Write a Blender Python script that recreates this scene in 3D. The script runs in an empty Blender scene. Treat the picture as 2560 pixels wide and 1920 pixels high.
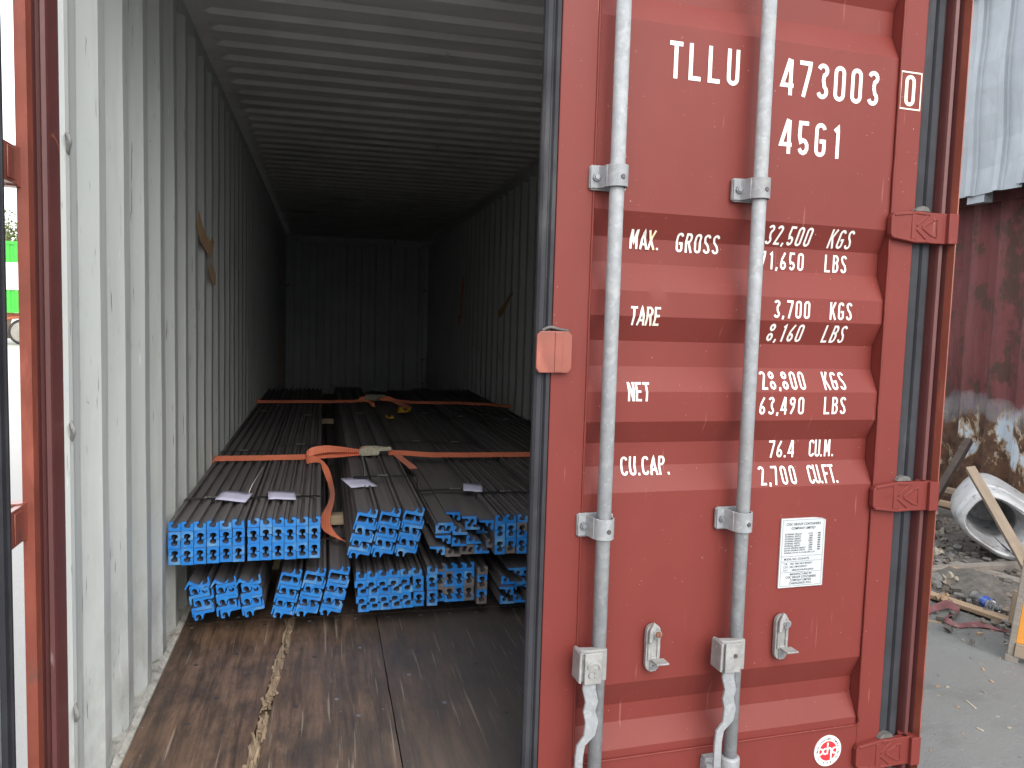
import bpy, bmesh, math, random
from mathutils import Vector, Matrix, noise
random.seed(11)
SC = bpy.context.scene
R = math.radians

# ---------------------------------------------------------------- camera
cam = bpy.data.cameras.new("camera"); camo = bpy.data.objects.new("camera", cam)
SC.collection.objects.link(camo); SC.camera = camo
yaw, pit, rol = 0.23642, -0.07891, 0.02957
f = Vector((math.sin(yaw)*math.cos(pit), math.cos(yaw)*math.cos(pit), math.sin(pit)))
r = Vector((math.cos(yaw), -math.sin(yaw), 0)); u = r.cross(f)
r2 = math.cos(rol)*r + math.sin(rol)*u; u2 = -math.sin(rol)*r + math.cos(rol)*u
m = Matrix((r2, u2, -f)).transposed().to_4x4(); m.translation = (-0.58075, -2.0036, 1.34721)
camo.matrix_world = m
cam.sensor_width = 36; cam.lens = 1974.29/2560*36; cam.clip_start = 0.05; cam.clip_end = 2000

# ---------------------------------------------------------------- world, sun, exposure
SUN_EL, SUN_AZ = R(36), R(172)          # azimuth measured clockwise from +Y
w = bpy.data.worlds.new("World"); SC.world = w; w.use_nodes = True
nt = w.node_tree; nt.nodes.clear()
sky = nt.nodes.new('ShaderNodeTexSky'); sky.sky_type = 'NISHITA'; sky.sun_disc = False
sky.sun_elevation = SUN_EL; sky.sun_rotation = SUN_AZ; sky.dust_density = 7.0; sky.air_density = 1.0; sky.ozone_density = 0.6
bg = nt.nodes.new('ShaderNodeBackground'); bg.inputs[1].default_value = 0.15
wo = nt.nodes.new('ShaderNodeOutputWorld')
hs_ = nt.nodes.new('ShaderNodeHueSaturation'); hs_.inputs['Saturation'].default_value = .42      # milky, hazy sky
veil = nt.nodes.new('ShaderNodeMix'); veil.data_type = 'RGBA'; veil.inputs[0].default_value = .85; veil.inputs[7].default_value = (6.0, 6.15, 6.3, 1)   # even cloud veil
nt.links.new(sky.outputs[0], hs_.inputs['Color']); nt.links.new(hs_.outputs[0], veil.inputs[6]); nt.links.new(veil.outputs[2], bg.inputs[0]); nt.links.new(bg.outputs[0], wo.inputs[0])
sl = bpy.data.lights.new("sun", 'SUN'); sl.energy = 0.5; sl.angle = R(45); sl.color = (1, .97, .92)
so = bpy.data.objects.new("sun", sl); SC.collection.objects.link(so)
sd = Vector((math.sin(SUN_AZ)*math.cos(SUN_EL), math.cos(SUN_AZ)*math.cos(SUN_EL), math.sin(SUN_EL)))
so.rotation_euler = sd.to_track_quat('Z', 'Y').to_euler(); so.location = (20, 10, 30)
SC.view_settings.view_transform = 'Standard'; SC.view_settings.look = 'None'
SC.view_settings.exposure = 1.6; SC.view_settings.gamma = 1
SC.view_settings.use_curve_mapping = False
cy = SC.cycles
cy.max_bounces = 14; cy.diffuse_bounces = 10; cy.glossy_bounces = 5; cy.transmission_bounces = 6
cy.use_denoising = True; cy.sample_clamp_indirect = 8; cy.caustics_reflective = False; cy.caustics_refractive = False

# ---------------------------------------------------------------- materials
class NT:
    def __init__(s, name):
        s.m = bpy.data.materials.new(name); s.m.use_nodes = True
        s.t = s.m.node_tree; s.b = s.t.nodes['Principled BSDF']
        s.tc = s.t.nodes.new('ShaderNodeTexCoord'); s.vec = s.tc.outputs['Object']
    def n(s, typ, **kw):
        q = s.t.nodes.new(typ)
        for k, v in kw.items(): setattr(q, k, v)
        return q
    def l(s, a, b): s.t.links.new(a, b)
    def rnd(s):
        oi = s.n('ShaderNodeObjectInfo'); mu = s.n('ShaderNodeMath', operation='MULTIPLY'); mu.inputs[1].default_value = 37.0
        s.l(oi.outputs['Random'], mu.inputs[0]); ad = s.n('ShaderNodeVectorMath', operation='ADD')
        s.l(s.vec, ad.inputs[0]); s.l(mu.outputs[0], ad.inputs[1]); s.vec = ad.outputs[0]
    def map(s, st):
        mp = s.n('ShaderNodeMapping'); mp.inputs['Scale'].default_value = st; s.l(s.vec, mp.inputs[0]); return mp.outputs[0]
    def noise(s, scale, st=(1, 1, 1), detail=6, rough=.6, dist=0.0):
        q = s.n('ShaderNodeTexNoise'); q.inputs['Scale'].default_value = scale; q.inputs['Detail'].default_value = detail
        q.inputs['Roughness'].default_value = rough; q.inputs['Distortion'].default_value = dist
        s.l(s.map(st), q.inputs['Vector']); return q.outputs['Fac']
    def ramp(s, fac, lo, hi):
        q = s.n('ShaderNodeMapRange'); q.inputs[1].default_value = lo; q.inputs[2].default_value = hi
        s.l(fac, q.inputs[0]); return q.outputs[0]
    def mul(s, a, b):
        q = s.n('ShaderNodeMath', operation='MULTIPLY')
        for i, x in enumerate((a, b)):
            if isinstance(x, (int, float)): q.inputs[i].default_value = x
            else: s.l(x, q.inputs[i])
        return q.outputs[0]
    def add(s, a, b, op='ADD'):
        q = s.n('ShaderNodeMath', operation=op)
        for i, x in enumerate((a, b)):
            if isinstance(x, (int, float)): q.inputs[i].default_value = x
            else: s.l(x, q.inputs[i])
        return q.outputs[0]
    def mix(s, fac, a, b):
        q = s.n('ShaderNodeMix', data_type='RGBA')
        for sock, x in ((q.inputs[0], fac), (q.inputs[6], a), (q.inputs[7], b)):
            if isinstance(x, (int, float)): sock.default_value = x
            elif isinstance(x, tuple): sock.default_value = x + (1,)
            else: s.l(x, sock)
        return q.outputs[2]
    def axis(s, i):
        q = s.n('ShaderNodeSeparateXYZ'); s.l(s.tc.outputs['Object'], q.inputs[0]); return q.outputs[i]
    def bump(s, h, strength, dist=.002):
        q = s.n('ShaderNodeBump'); q.inputs['Strength'].default_value = strength; q.inputs['Distance'].default_value = dist
        s.l(h, q.inputs['Height']); s.l(q.outputs[0], s.b.inputs['Normal'])
    def scratch(s, scale, ang, st, lo, hi):
        """thin scratches: stretched noise turned by ang in every plane"""
        mp = s.n('ShaderNodeMapping'); mp.inputs['Rotation'].default_value = ang; mp.inputs['Scale'].default_value = st
        s.l(s.vec, mp.inputs[0]); q = s.n('ShaderNodeTexNoise'); q.inputs['Scale'].default_value = scale; q.inputs['Detail'].default_value = 2
        s.l(mp.outputs[0], q.inputs['Vector']); return s.ramp(q.outputs['Fac'], lo, hi)

def paint(name, base, rough=.5, metal=0.0, var=.12, vs=2.5, layers=(), bump=0.0, bs=60, st=(1, 1, 1), rnd=False, spec=.5, coat=0.0):
    """layers: (colour, scale, lo, hi, strength, stretch)"""
    g = NT(name)
    if rnd: g.rnd()
    d = tuple(c*(1-var) for c in base); e = tuple(min(1, c*(1+var)) for c in base)
    col = g.mix(g.ramp(g.noise(vs, st), .3, .7), d, e)
    ro = None
    for L in layers:
        msk = g.mul(g.ramp(g.noise(L[1], L[5] if len(L) > 5 else (1, 1, 1), 8, .65), L[2], L[3]), L[4])
        col = g.mix(msk, col, L[0])
    g.l(col, g.b.inputs['Base Color'])
    rr = g.ramp(g.noise(vs*3), 0, 1); mr = g.n('ShaderNodeMapRange'); mr.inputs[3].default_value = max(0, rough-.1); mr.inputs[4].default_value = min(1, rough+.1)
    g.l(rr, mr.inputs[0]); g.l(mr.outputs[0], g.b.inputs['Roughness'])
    g.b.inputs['Metallic'].default_value = metal; g.b.inputs['Specular IOR Level'].default_value = spec
    g.b.inputs['Coat Weight'].default_value = coat
    if bump: g.bump(g.noise(bs, (1, 1, 1), 8, .7), bump)
    return g.m

RED = (.26, .058, .046)
RUST = (.13, .055, .028)
def door_red():
    g = NT("door_red_paint")
    col = g.mix(g.ramp(g.noise(1.6), .3, .7), (.150, .0285, .0235), (.178, .034, .0275))
    col = g.mix(g.mul(g.ramp(g.noise(5, (1, 1, .25), 8, .7), .55, .8), .35), col, (.21, .055, .045))   # chalky fade streaks
    col = g.mix(g.mul(g.ramp(g.noise(9, (1, 1, 1), 10, .75), .69, .74), .7), col, (.11, .042, .034))   # scuffs
    col = g.mix(g.mul(g.scratch(5, (0, .7, 0), (16, 1, 1.0), .70, .75), .4), col, (.33, .15, .13))
    col = g.mix(g.mul(g.ramp(g.noise(140, detail=2), .75, .78), .8), col, (.6, .5, .45))
    g.l(col, g.b.inputs['Base Color'])
    mr = g.n('ShaderNodeMapRange'); g.b.inputs["Specular IOR Level"].default_value = .25; mr.inputs[3].default_value = .38; mr.inputs[4].default_value = .6; g.l(g.noise(4), mr.inputs[0]); g.l(mr.outputs[0], g.b.inputs['Roughness'])
    g.bump(g.add(g.noise(3, detail=3), g.mul(g.noise(160), .04)), .25, .006)
    return g.m
m_door = door_red()
m_post = paint("post_red_paint", (.225, .062, .042), .36, var=.2, vs=6, layers=[((.40, .12, .08), 10, .55, .7, .7, (1, 1, .3)), ((.12, .07, .06), 14, .62, .68, .8, (1, 1, .5)), ((.45, .17, .04), 7, .68, .72, .8, (1, 1, .4)), ((.6, .5, .46), 60, .74, .78, .8)], bump=.3, bs=40, coat=.25)
m_postd = paint("door_frame_oxide", (.10, .030, .029), .5, var=.15, vs=5, layers=[((.33, .27, .26), 14, .66, .74, .6, (1, 1, .22)), (RUST, 9, .63, .7, .7, (1, 1, .5))], bump=.2)
m_grey = None
def wall_grey(name, spots=.8):
    g = NT(name)
    col = g.mix(g.ramp(g.noise(1.5), .3, .7), (.52, .55, .535), (.585, .61, .595))
    col = g.mix(g.mul(g.ramp(g.noise(4, (3, 3, .3), 8, .7), .52, .75), .35), col, (.33, .33, .32))
    col = g.mix(g.mul(g.ramp(g.noise(7, (1, 1, .5), 10, .75), .64, .7), .5), col, (.25, .25, .25))
    col = g.mix(g.mul(g.scratch(7, (.55, 0, 0), (1, 18, 1.1), .69, .73), .75), col, (.10, .10, .11))
    col = g.mix(g.mul(g.scratch(9, (-.3, .2, 0), (1, 14, 1.3), .72, .75), .7), col, (.75, .75, .72))
    col = g.mix(g.mul(g.ramp(g.noise(16, detail=6), .71, .74), spots), col, (.22, .10, .07))
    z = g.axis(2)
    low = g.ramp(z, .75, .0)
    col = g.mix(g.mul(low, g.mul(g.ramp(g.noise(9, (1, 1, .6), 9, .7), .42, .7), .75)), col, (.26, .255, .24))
    g.l(col, g.b.inputs['Base Color']); g.b.inputs['Roughness'].default_value = .55
    g.bump(g.noise(5, detail=4), .3, .01)
    return g.m
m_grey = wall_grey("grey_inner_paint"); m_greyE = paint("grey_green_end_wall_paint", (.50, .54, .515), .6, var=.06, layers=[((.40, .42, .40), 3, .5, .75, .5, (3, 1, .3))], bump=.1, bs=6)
m_roof = paint("grey_roof_paint", (.62, .62, .60), .6, var=.1, layers=[((.2, .17, .14), 9, .66, .72, .7), ((.3, .3, .29), 3, .5, .7, .5, (.3, 1, 1))], bump=.2, bs=8)
m_ledge = paint("dirty_white_ledge", (.50, .49, .45), .8, var=.2, vs=20, layers=[((.2, .18, .15), 18, .5, .65, .8), ((.65, .63, .58), 30, .6, .66, .8)], bump=.8, bs=70)
m_rub = paint("grey_rubber", (.034, .035, .041), .7, var=.25, vs=7, spec=.2, layers=[((.16, .16, .16), 5, .55, .75, .6, (1, 1, .2)), ((.4, .38, .3), 30, .73, .77, .8)], bump=.15)
m_galv = paint("galvanised_steel", (.25, .262, .275), .6, .0, var=.16, vs=34, layers=[((.33, .343, .357), 55, .52, .62, .7), ((.22, .20, .175), 6, .55, .72, .7, (1, 1, .35)), ((.25, .17, .11), 16, .71, .76, .8)], bump=.15, bs=120)
m_galvd = paint("galvanised_cast", (.25, .25, .245), .55, .05, var=.2, vs=26, layers=[((.34, .34, .33), 40, .52, .62, .7), ((.22, .16, .11), 20, .66, .72, .7)], bump=.3, bs=90)
m_bolt = paint("bolt_zinc", (.27, .28, .30), .4, .6)
m_rustb = paint("rusty_bolt", (.16, .07, .04), .7, .2, var=.3, vs=80)
m_screwd = paint("dark_screw", (.10, .09, .09), .5, .5)
m_white = paint("white_lettering", (.80, .80, .76), .55, var=.05, vs=20, layers=[((.62, .60, .54), 12, .6, .7, .6), (RED, 45, .72, .75, .8)])
m_whiteY = paint("white_lettering_stained", (.80, .78, .66), .55, var=.08, vs=18, layers=[((.72, .47, .10), 16, .5, .62, .85), (RED, 45, .70, .73, .8)])
m_whiteC = paint("cream_lettering", (.80, .78, .64), .55, var=.06, vs=20, layers=[((.7, .6, .35), 14, .55, .7, .6)])
m_plate = paint("white_plate", (.46, .485, .50), .35, var=.04, vs=20, layers=[((.55, .56, .56), 14, .58, .7, .6)])
m_ink = paint("dark_print", (.025, .027, .032), .6)
m_stkred = paint("sticker_red", (.62, .03, .04), .35)
m_stkwhite = paint("sticker_white", (.78, .77, .76), .35)
m_seal = paint("old_sealant", (.11, .105, .10), .7, var=.3, vs=40, bump=.6, bs=50)

def floor_wood():
    g = NT("worn_container_plywood"); g.rnd()
    wv = g.noise(3.0, (9, .7, 1), 10, .7, .6)
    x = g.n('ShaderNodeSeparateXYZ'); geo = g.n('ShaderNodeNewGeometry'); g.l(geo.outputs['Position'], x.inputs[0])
    col = g.mix(g.ramp(wv, .36, .66), (.066, .043, .030), (.25, .155, .103))
    col = g.mix(g.mul(g.ramp(g.noise(4, (2, 1, 1), 8, .7), .45, .68), .8), col, (.036, .031, .029))
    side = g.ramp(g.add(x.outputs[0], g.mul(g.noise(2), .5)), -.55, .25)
    col = g.mix(g.mul(side, .78), col, (.098, .094, .095))           # greyer from mid floor towards the right
    col = g.mix(g.mul(g.ramp(g.noise(2.1, (1, .5, 1), 6), .6, .66), .6), col, (.028, .033, .034))
    col = g.mix(g.mul(g.scratch(3.2, (0, 0, .28), (22, .5, 1), .66, .70), .5), col, (.42, .36, .29))
    col = g.mix(g.mul(g.scratch(4.1, (0, 0, -.15), (20, .5, 1), .68, .72), .45), col, (.36, .31, .26))
    col = g.mix(g.mul(g.ramp(g.noise(60, (1, .6, 1), 3), .72, .76), .7), col, (.36, .32, .28))
    g.l(col, g.b.inputs['Base Color'])
    mr = g.n('ShaderNodeMapRange'); mr.inputs[3].default_value = .36; mr.inputs[4].default_value = .68; g.l(g.noise(6), mr.inputs[0]); g.l(mr.outputs[0], g.b.inputs['Roughness'])
    g.bump(g.noise(9, (8, .8, 1), 10, .75), .5, .004)
    return g.m
m_floor = floor_wood()
m_splint = paint("splintered_wood", (.33, .245, .165), .8, var=.35, vs=20, st=(3, .5, 1), bump=.8, bs=60)

def bar_mat(name, end):
    g = NT(name); g.rnd()
    col = g.mix(g.ramp(g.noise(6, (4, .25, 4)), .3, .7), (.125, .116, .119), (.19, .178, .180))
    col = g.mix(g.mul(g.ramp(g.noise(5, (1, .3, 1), 8), .55, .75), .5), col, (.17, .15, .145))
    y = g.axis(1)
    fade = g.ramp(g.add(y, g.mul(g.noise(9, detail=4), .10)), .10, .045)
    spray = g.mul(fade, .5)
    if end == 'blue': col = g.mix(spray, col, (.03, .15, .42))
    g.l(col, g.b.inputs['Base Color']); g.b.inputs['Roughness'].default_value = .6; g.b.inputs['Specular IOR Level'].default_value = .25
    g.bump(g.noise(30, (1, .2, 1)), .12)
    return g.m
m_bar = bar_mat("mill_scale_steel", 'blue'); m_barg = bar_mat("mill_scale_steel_bare", 'grey')
def cap_mat():
    g = NT("blue_end_paint"); g.rnd()
    col = g.mix(g.ramp(g.noise(14), .35, .7), (.008, .18, .60), (.020, .245, .69))
    col = g.mix(g.mul(g.ramp(g.noise(9, detail=8, rough=.65), .52, .72), .8), col, (.24, .46, .58))
    col = g.mix(g.mul(g.ramp(g.noise(30, detail=6), .66, .72), .8), col, (.38, .36, .33))
    g.l(col, g.b.inputs['Base Color']); g.b.inputs['Roughness'].default_value = .5
    g.bump(g.noise(60), .2)
    return g.m
m_cap = cap_mat()
m_capg = paint("bare_saw_cut_end", (.17, .15, .145), .55, .1, var=.25, vs=18, layers=[((.02, .19, .55), 11, .60, .66, .9)], rnd=True)
m_band = paint("black_steel_band", (.022, .022, .024), .4, .2)
m_clip = paint("zinc_clip", (.62, .63, .62), .3, .75, var=.2, vs=60)
m_tag = paint("lilac_card", (.60, .60, .78), .6, var=.04, vs=30, layers=[((.38, .38, .52), 70, .55, .6, .5, (.3, 3, 1))])
m_wire = paint("tie_wire", (.5, .5, .48), .4, .8)
m_timb = paint("raw_timber", (.46, .36, .24), .8, var=.2, vs=8, st=(.4, 6, 6), bump=.3, bs=40)
def web_mat(name, a, b):
    g = NT(name); wv = g.n('ShaderNodeTexWave'); wv.inputs['Scale'].default_value = 90; wv.inputs['Distortion'].default_value = .3
    g.l(g.map((.3, 1, 1)), wv.inputs[0])
    col = g.mix(wv.outputs['Fac'], a, b); col = g.mix(g.mul(g.ramp(g.noise(5), .5, .8), .3), col, (.35, .16, .10))
    g.l(col, g.b.inputs['Base Color']); g.b.inputs['Roughness'].default_value = .6; g.b.inputs['Sheen Weight'].default_value = .15
    g.bump(wv.outputs['Fac'], .3); return g.m
m_web = web_mat("orange_webbing", (.90, .21, .10), (.95, .30, .17))
m_webY = web_mat("ochre_webbing", (.40, .20, .03), (.48, .25, .045))
m_brass = paint("yellow_zinc_steel", (.40, .38, .29), .38, .8, var=.25, vs=40, layers=[((.25, .19, .08), 50, .62, .7, .8)])
m_hook = paint("yellow_plastic_hook", (.50, .30, .02), .5)

# ---------------------------------------------------------------- mesh helpers
class MB:
    def __init__(s): s.v = []; s.f = []; s.mi = []
    def add(s, vs, fs, mi=0):
        o = len(s.v); s.v += [tuple(p) for p in vs]; s.f += [tuple(i+o for i in q) for q in fs]; s.mi += [mi]*len(fs); return s
    def box(s, x0, x1, y0, y1, z0, z1, mi=0, mat=None):
        p = [Vector((x, y, z)) for z in (z0, z1) for y in (y0, y1) for x in (x0, x1)]
        if mat: p = [mat @ q for q in p]
        return s.add(p, [(0, 2, 3, 1), (4, 5, 7, 6), (0, 1, 5, 4), (2, 6, 7, 3), (0, 4, 6, 2), (1, 3, 7, 5)], mi)
    def prism(s, poly, a, b, axis='y', mi=0, mi_cap=None, mat=None):
        """poly in the plane square to axis, counter-clockwise or not; extruded a..b"""
        n = len(poly)
        def P(p, t): return Vector({'y': (p[0], t, p[1]), 'z': (p[0], p[1], t), 'x': (t, p[0], p[1])}[axis])
        vs = [P(p, a) for p in poly] + [P(p, b) for p in poly]
        if mat: vs = [mat @ q for q in vs]
        o = len(s.v); s.add(vs, [(i, (i+1) % n, n+(i+1) % n, n+i) for i in range(n)], mi)
        s.f.append(tuple(o+i for i in reversed(range(n)))); s.f.append(tuple(o+n+i for i in range(n)))
        mc = mi if mi_cap is None else mi_cap; s.mi += [mc, mc]; return s
    def tube(s, pts, rad, n=12, mi=0, caps=True):
        pts = [Vector(p) for p in pts]; rings = []; o = len(s.v)
        rads = rad if isinstance(rad, (list, tuple)) else [rad]*len(pts)
        prev = None
        for i, p in enumerate(pts):
            t = (pts[min(i+1, len(pts)-1)]-pts[max(i-1, 0)]).normalized()
            a = prev if prev is not None else (Vector((0, 0, 1)) if abs(t.z) < .9 else Vector((1, 0, 0)))
            a = (a-t*a.dot(t)).normalized(); prev = a; b = t.cross(a)
            s.v += [tuple(p+rads[i]*(math.cos(2*math.pi*k/n)*a+math.sin(2*math.pi*k/n)*b)) for k in range(n)]
        for i in range(len(pts)-1):
            for k in range(n):
                s.f.append((o+i*n+k, o+i*n+(k+1) % n, o+(i+1)*n+(k+1) % n, o+(i+1)*n+k)); s.mi.append(mi)
        if caps:
            s.f.append(tuple(o+k for k in reversed(range(n)))); e = o+(len(pts)-1)*n; s.f.append(tuple(e+k for k in range(n))); s.mi += [mi, mi]
        return s
    def cyl(s, a, b, rad, n=14, mi=0): return s.tube([a, b], rad, n, mi)
    def ribbon(s, pts, wid, th=.002, mi=0):
        """flat band along pts; wid[i] = half-width vector"""
        pts = [Vector(p) for p in pts]; wid = [Vector(q) for q in wid]; o = len(s.v); n = len(pts)
        for i, p in enumerate(pts):
            t = (pts[min(i+1, n-1)]-pts[max(i-1, 0)]).normalized(); nn = t.cross(wid[i]).normalized()*th*.5
            for q in (p-wid[i]-nn, p+wid[i]-nn, p+wid[i]+nn, p-wid[i]+nn): s.v.append(tuple(q))
        for i in range(n-1):
            for k in range(4): s.f.append((o+4*i+k, o+4*i+(k+1) % 4, o+4*i+4+(k+1) % 4, o+4*i+4+k)); s.mi.append(mi)
        s.f.append((o+3, o+2, o+1, o)); e = o+4*(n-1); s.f.append((e, e+1, e+2, e+3)); s.mi += [mi, mi]; return s
    def mesh(s, name, mats, smooth=None):
        me = bpy.data.meshes.new(name); me.from_pydata(s.v, [], s.f); mats = mats if isinstance(mats, (list, tuple)) else [mats]
        for q in mats: me.materials.append(q)
        me.polygons.foreach_set('material_index', s.mi)
        bm = bmesh.new(); bm.from_mesh(me); bmesh.ops.recalc_face_normals(bm, faces=bm.faces); bm.to_mesh(me); bm.free()
        if smooth: me.shade_smooth() if smooth is True else (me.shade_smooth(), me.set_sharp_from_angle(angle=R(smooth)))
        return me
    def obj(s, name, mats, parent=None, smooth=None, loc=None, rot=None, bevel=None):
        return link(name, s.mesh(name, mats, smooth), parent, loc, rot, bevel)
def link(name, me, parent=None, loc=None, rot=None, bevel=None):
    o = bpy.data.objects.new(name, me); SC.collection.objects.link(o)
    if parent: o.parent = parent
    if loc: o.location = loc
    if rot: o.rotation_euler = rot
    if bevel:
        b = o.modifiers.new("bevel", 'BEVEL'); b.width = bevel; b.segments = 2; b.limit_method = 'ANGLE'; b.angle_limit = R(35)
    return o
def empty(name, label, cat, loc=(0, 0, 0), group=None, rot=None):
    o = bpy.data.objects.new(name, None); SC.collection.objects.link(o); o.location = loc; o.empty_display_size = .1
    if rot: o.rotation_euler = rot
    return tag(o, label, cat, group)
def tag(o, label, cat, group=None):
    o['label'] = label; o['category'] = cat
    if group: o['group'] = group
    return o
def lerp(a, b, t): return a+(b-a)*t
def catmull(pts, n=6):
    P = [Vector(p) for p in pts]; out = []
    for i in range(len(P)-1):
        a, b, c, d = P[max(i-1, 0)], P[i], P[i+1], P[min(i+2, len(P)-1)]
        for k in range(n):
            t = k/n; out.append(.5*((2*b)+(c-a)*t+(2*a-5*b+4*c-d)*t*t+(3*b-a-3*c+d)*t**3))
    return out+[P[-1]]
def sheet(rows, name, mats, parent=None, th=.002, smooth=None):
    """grid of points -> sheet with thickness"""
    nr, nc = len(rows), len(rows[0]); v = [p for q in rows for p in q]
    fs = [(i*nc+j, i*nc+j+1, (i+1)*nc+j+1, (i+1)*nc+j) for i in range(nr-1) for j in range(nc-1)]
    o = MB().add(v, fs).obj(name, mats, parent, smooth)
    if th:
        q = o.modifiers.new("solid", 'SOLIDIFY'); q.thickness = th; q.offset = 0
    return o

GZ = -.17
# ---------------------------------------------------------------- ground
def ground_mat():
    g = NT("yard_concrete")
    col = g.mix(g.ramp(g.noise(.8, detail=8), .3, .7), (.135, .139, .139), (.185, .19, .189))
    col = g.mix(g.mul(g.ramp(g.noise(5, (1, 1, 1), 10, .7), .45, .7), .6), col, (.17, .172, .17))
    col = g.mix(g.mul(g.ramp(g.noise(11, (1, 3, 1), 8, .7), .63, .69), .7), col, (.29, .29, .28))
    col = g.mix(g.mul(g.ramp(g.noise(13, (2, 1, 1), 8, .7), .65, .70), .8), col, (.09, .088, .085))
    x = g.axis(0); y = g.axis(1)
    col = g.mix(g.mul(g.ramp(g.noise(2.3, (1, 1.6, 1), 9, .7), .55, .72), .55), col, (.085, .086, .086))
    col = g.mix(g.mul(g.ramp(g.noise(42, (1, 2.2, 1), 4), .66, .72), .7), col, (.07, .068, .066))
    near = g.ramp(g.add(x, g.mul(g.noise(1.5), .6)), 1.3, .6)
    col = g.mix(g.mul(near, .7), col, (.36, .35, .345))        # paler slab on the container's own side
    # grime zone beside the rusty wall
    zone = g.ramp(g.add(g.add(x, g.mul(y, .12)), g.mul(g.noise(3), .5)), 3.0, 3.35)
    col = g.mix(g.mul(zone, g.ramp(g.noise(8, detail=10, rough=.75), .35, .6)), col, (.12, .11, .10))
    far = g.ramp(x, -3., -6.)  # paler far to the left: sunlit yard painted into the ground colour
    col = g.mix(g.mul(far, .85), col, (.46, .43, .39))
    g.l(col, g.b.inputs['Base Color']); g.b.inputs['Roughness'].default_value = .85
    g.bump(g.add(g.noise(16, detail=12, rough=.75), g.mul(g.noise(120, detail=3), .3)), .7, .012)
    return g.m
o = MB().add([(-300, -300, GZ), (300, -300, GZ), (300, 300, GZ), (-300, 300, GZ)], [(0, 1, 2, 3)]).obj("ground", ground_mat()); o['kind'] = 'structure'

# ================================================================ shipping container
CT = empty("shipping_container", "dark red shipping container, right door shut and left door swung open, loaded with steel", "shipping container", (0, 0, 0))
L = 12.03
def corr_side(sgn):
    prof = [(0.134, 1.181), (0.306, 1.212)]
    y = .376
    while y < L-.3:
        prof += [(y, 1.176), (y+.070, 1.176), (y+.138, 1.212), (y+.210, 1.212)]; y += .278
    prof[1] = (.30, 1.212); prof.insert(1, (.200, 1.181)); prof[2] = (.268, 1.205); 
    prof = [(0.134, 1.183), (0.187, 1.183), (0.236, 1.212), (0.306, 1.212)] + prof[3:]
    prof += [(L-.05, 1.212)]
    zs = [.004, .15, .35, .6, .9, 1.2, 1.5, 1.8, 2.1, 2.4, 2.62]
    rows = []
    for z in zs:
        rw = []
        for (yy, x) in prof:
            d = 0 if z in (.004, 2.62) else .0035*noise.noise((yy*2.3, z*1.7, sgn*5))+.002*noise.noise((yy*9, z*4, sgn))
            rw.append((sgn*(x+d), yy, z))
        rows.append(rw)
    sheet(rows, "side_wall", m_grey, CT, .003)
corr_side(-1); corr_side(1)
# end wall
prof = []; x = -1.18
while x < 1.15:
    prof += [(x, L), (x+.110, L), (x+.128, L+.045), (x+.232, L+.045)]; x += .250
prof.append((1.19, L))
sheet([[(a, b, z) for a, b in prof] for z in (0, 1.3, 2.62)], "end_wall", m_greyE, CT, .003)
MB().box(-1.18, 1.18, L-.03, L+.05, 2.60, 2.72).obj("end_header", m_grey, CT)
for sg in (-1, 1): MB().box(min(sg*1.13, sg*1.222), max(sg*1.13, sg*1.222), L-.075, L+.08, -.15, 2.73).obj("rear_post", m_grey, CT, bevel=.004)
MB().box(-1.2, 1.2, L-.01, L+.08, -.15, .09).obj("end_sill", m_grey, CT)
# roof
xs = [-1.2, -1.135, -1.12, -1.105, -1.09, -1.075, -.8, -.4, 0, .4, .8, 1.075, 1.09, 1.105, 1.12, 1.135, 1.2]
ys = [(0.05, 0)]; y = .24
while y < L-.2:
    ys += [(y, 0), (y+.022, 1), (y+.096, 1), (y+.118, 0)]; y += .2235
ys.append((L+.05, 0))
rows = []
for (yy, h) in ys:
    rw = []
    for xx in xs:
        e = max(0, min(1, (1.135-abs(xx))/.06)); e = e*e*(3-2*e)
        rw.append((xx, yy, 2.700+.022*h*e+(.004*noise.noise((xx*2, yy*1.3, 3)) if abs(xx) < 1.1 else 0)))
    rows.append(rw)
sheet(rows, "roof", m_roof, CT, .002)
for sg in (-1, 1):
    MB().box(min(sg*1.186, sg*1.222), max(sg*1.186, sg*1.222), .135, L+.02, 2.615, 2.70).obj("top_rail", m_grey, CT, bevel=.004)
    MB().box(min(sg*1.150, sg*1.222), max(sg*1.150, sg*1.222), .06, L+.02, -.15, .008).obj("bottom_rail", m_ledge, CT)
    # caulk and grime along the floor edge
    mb = MB(); y = .14
    while y < 2.2:
        w_ = random.uniform(.05, .11); h_ = random.uniform(.006, .016)
        x0, x1 = sg*1.155, sg*random.uniform(1.166, 1.172)
        mb.add([(x0, y, .001), (x0, y+w_, .001), (x1, y, h_+.004), (x1, y+w_, h_+.004)], [(0, 1, 3, 2)]); y += w_*.8
    q = mb.obj("floor_edge_caulk", m_ledge, CT); q['kind'] = 'stuff'
# outside cladding of the roof and under-structure
MB().box(-1.2, 1.2, .0, L+.05, -.155, -.10).obj("under_frame", m_post, CT)
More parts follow.
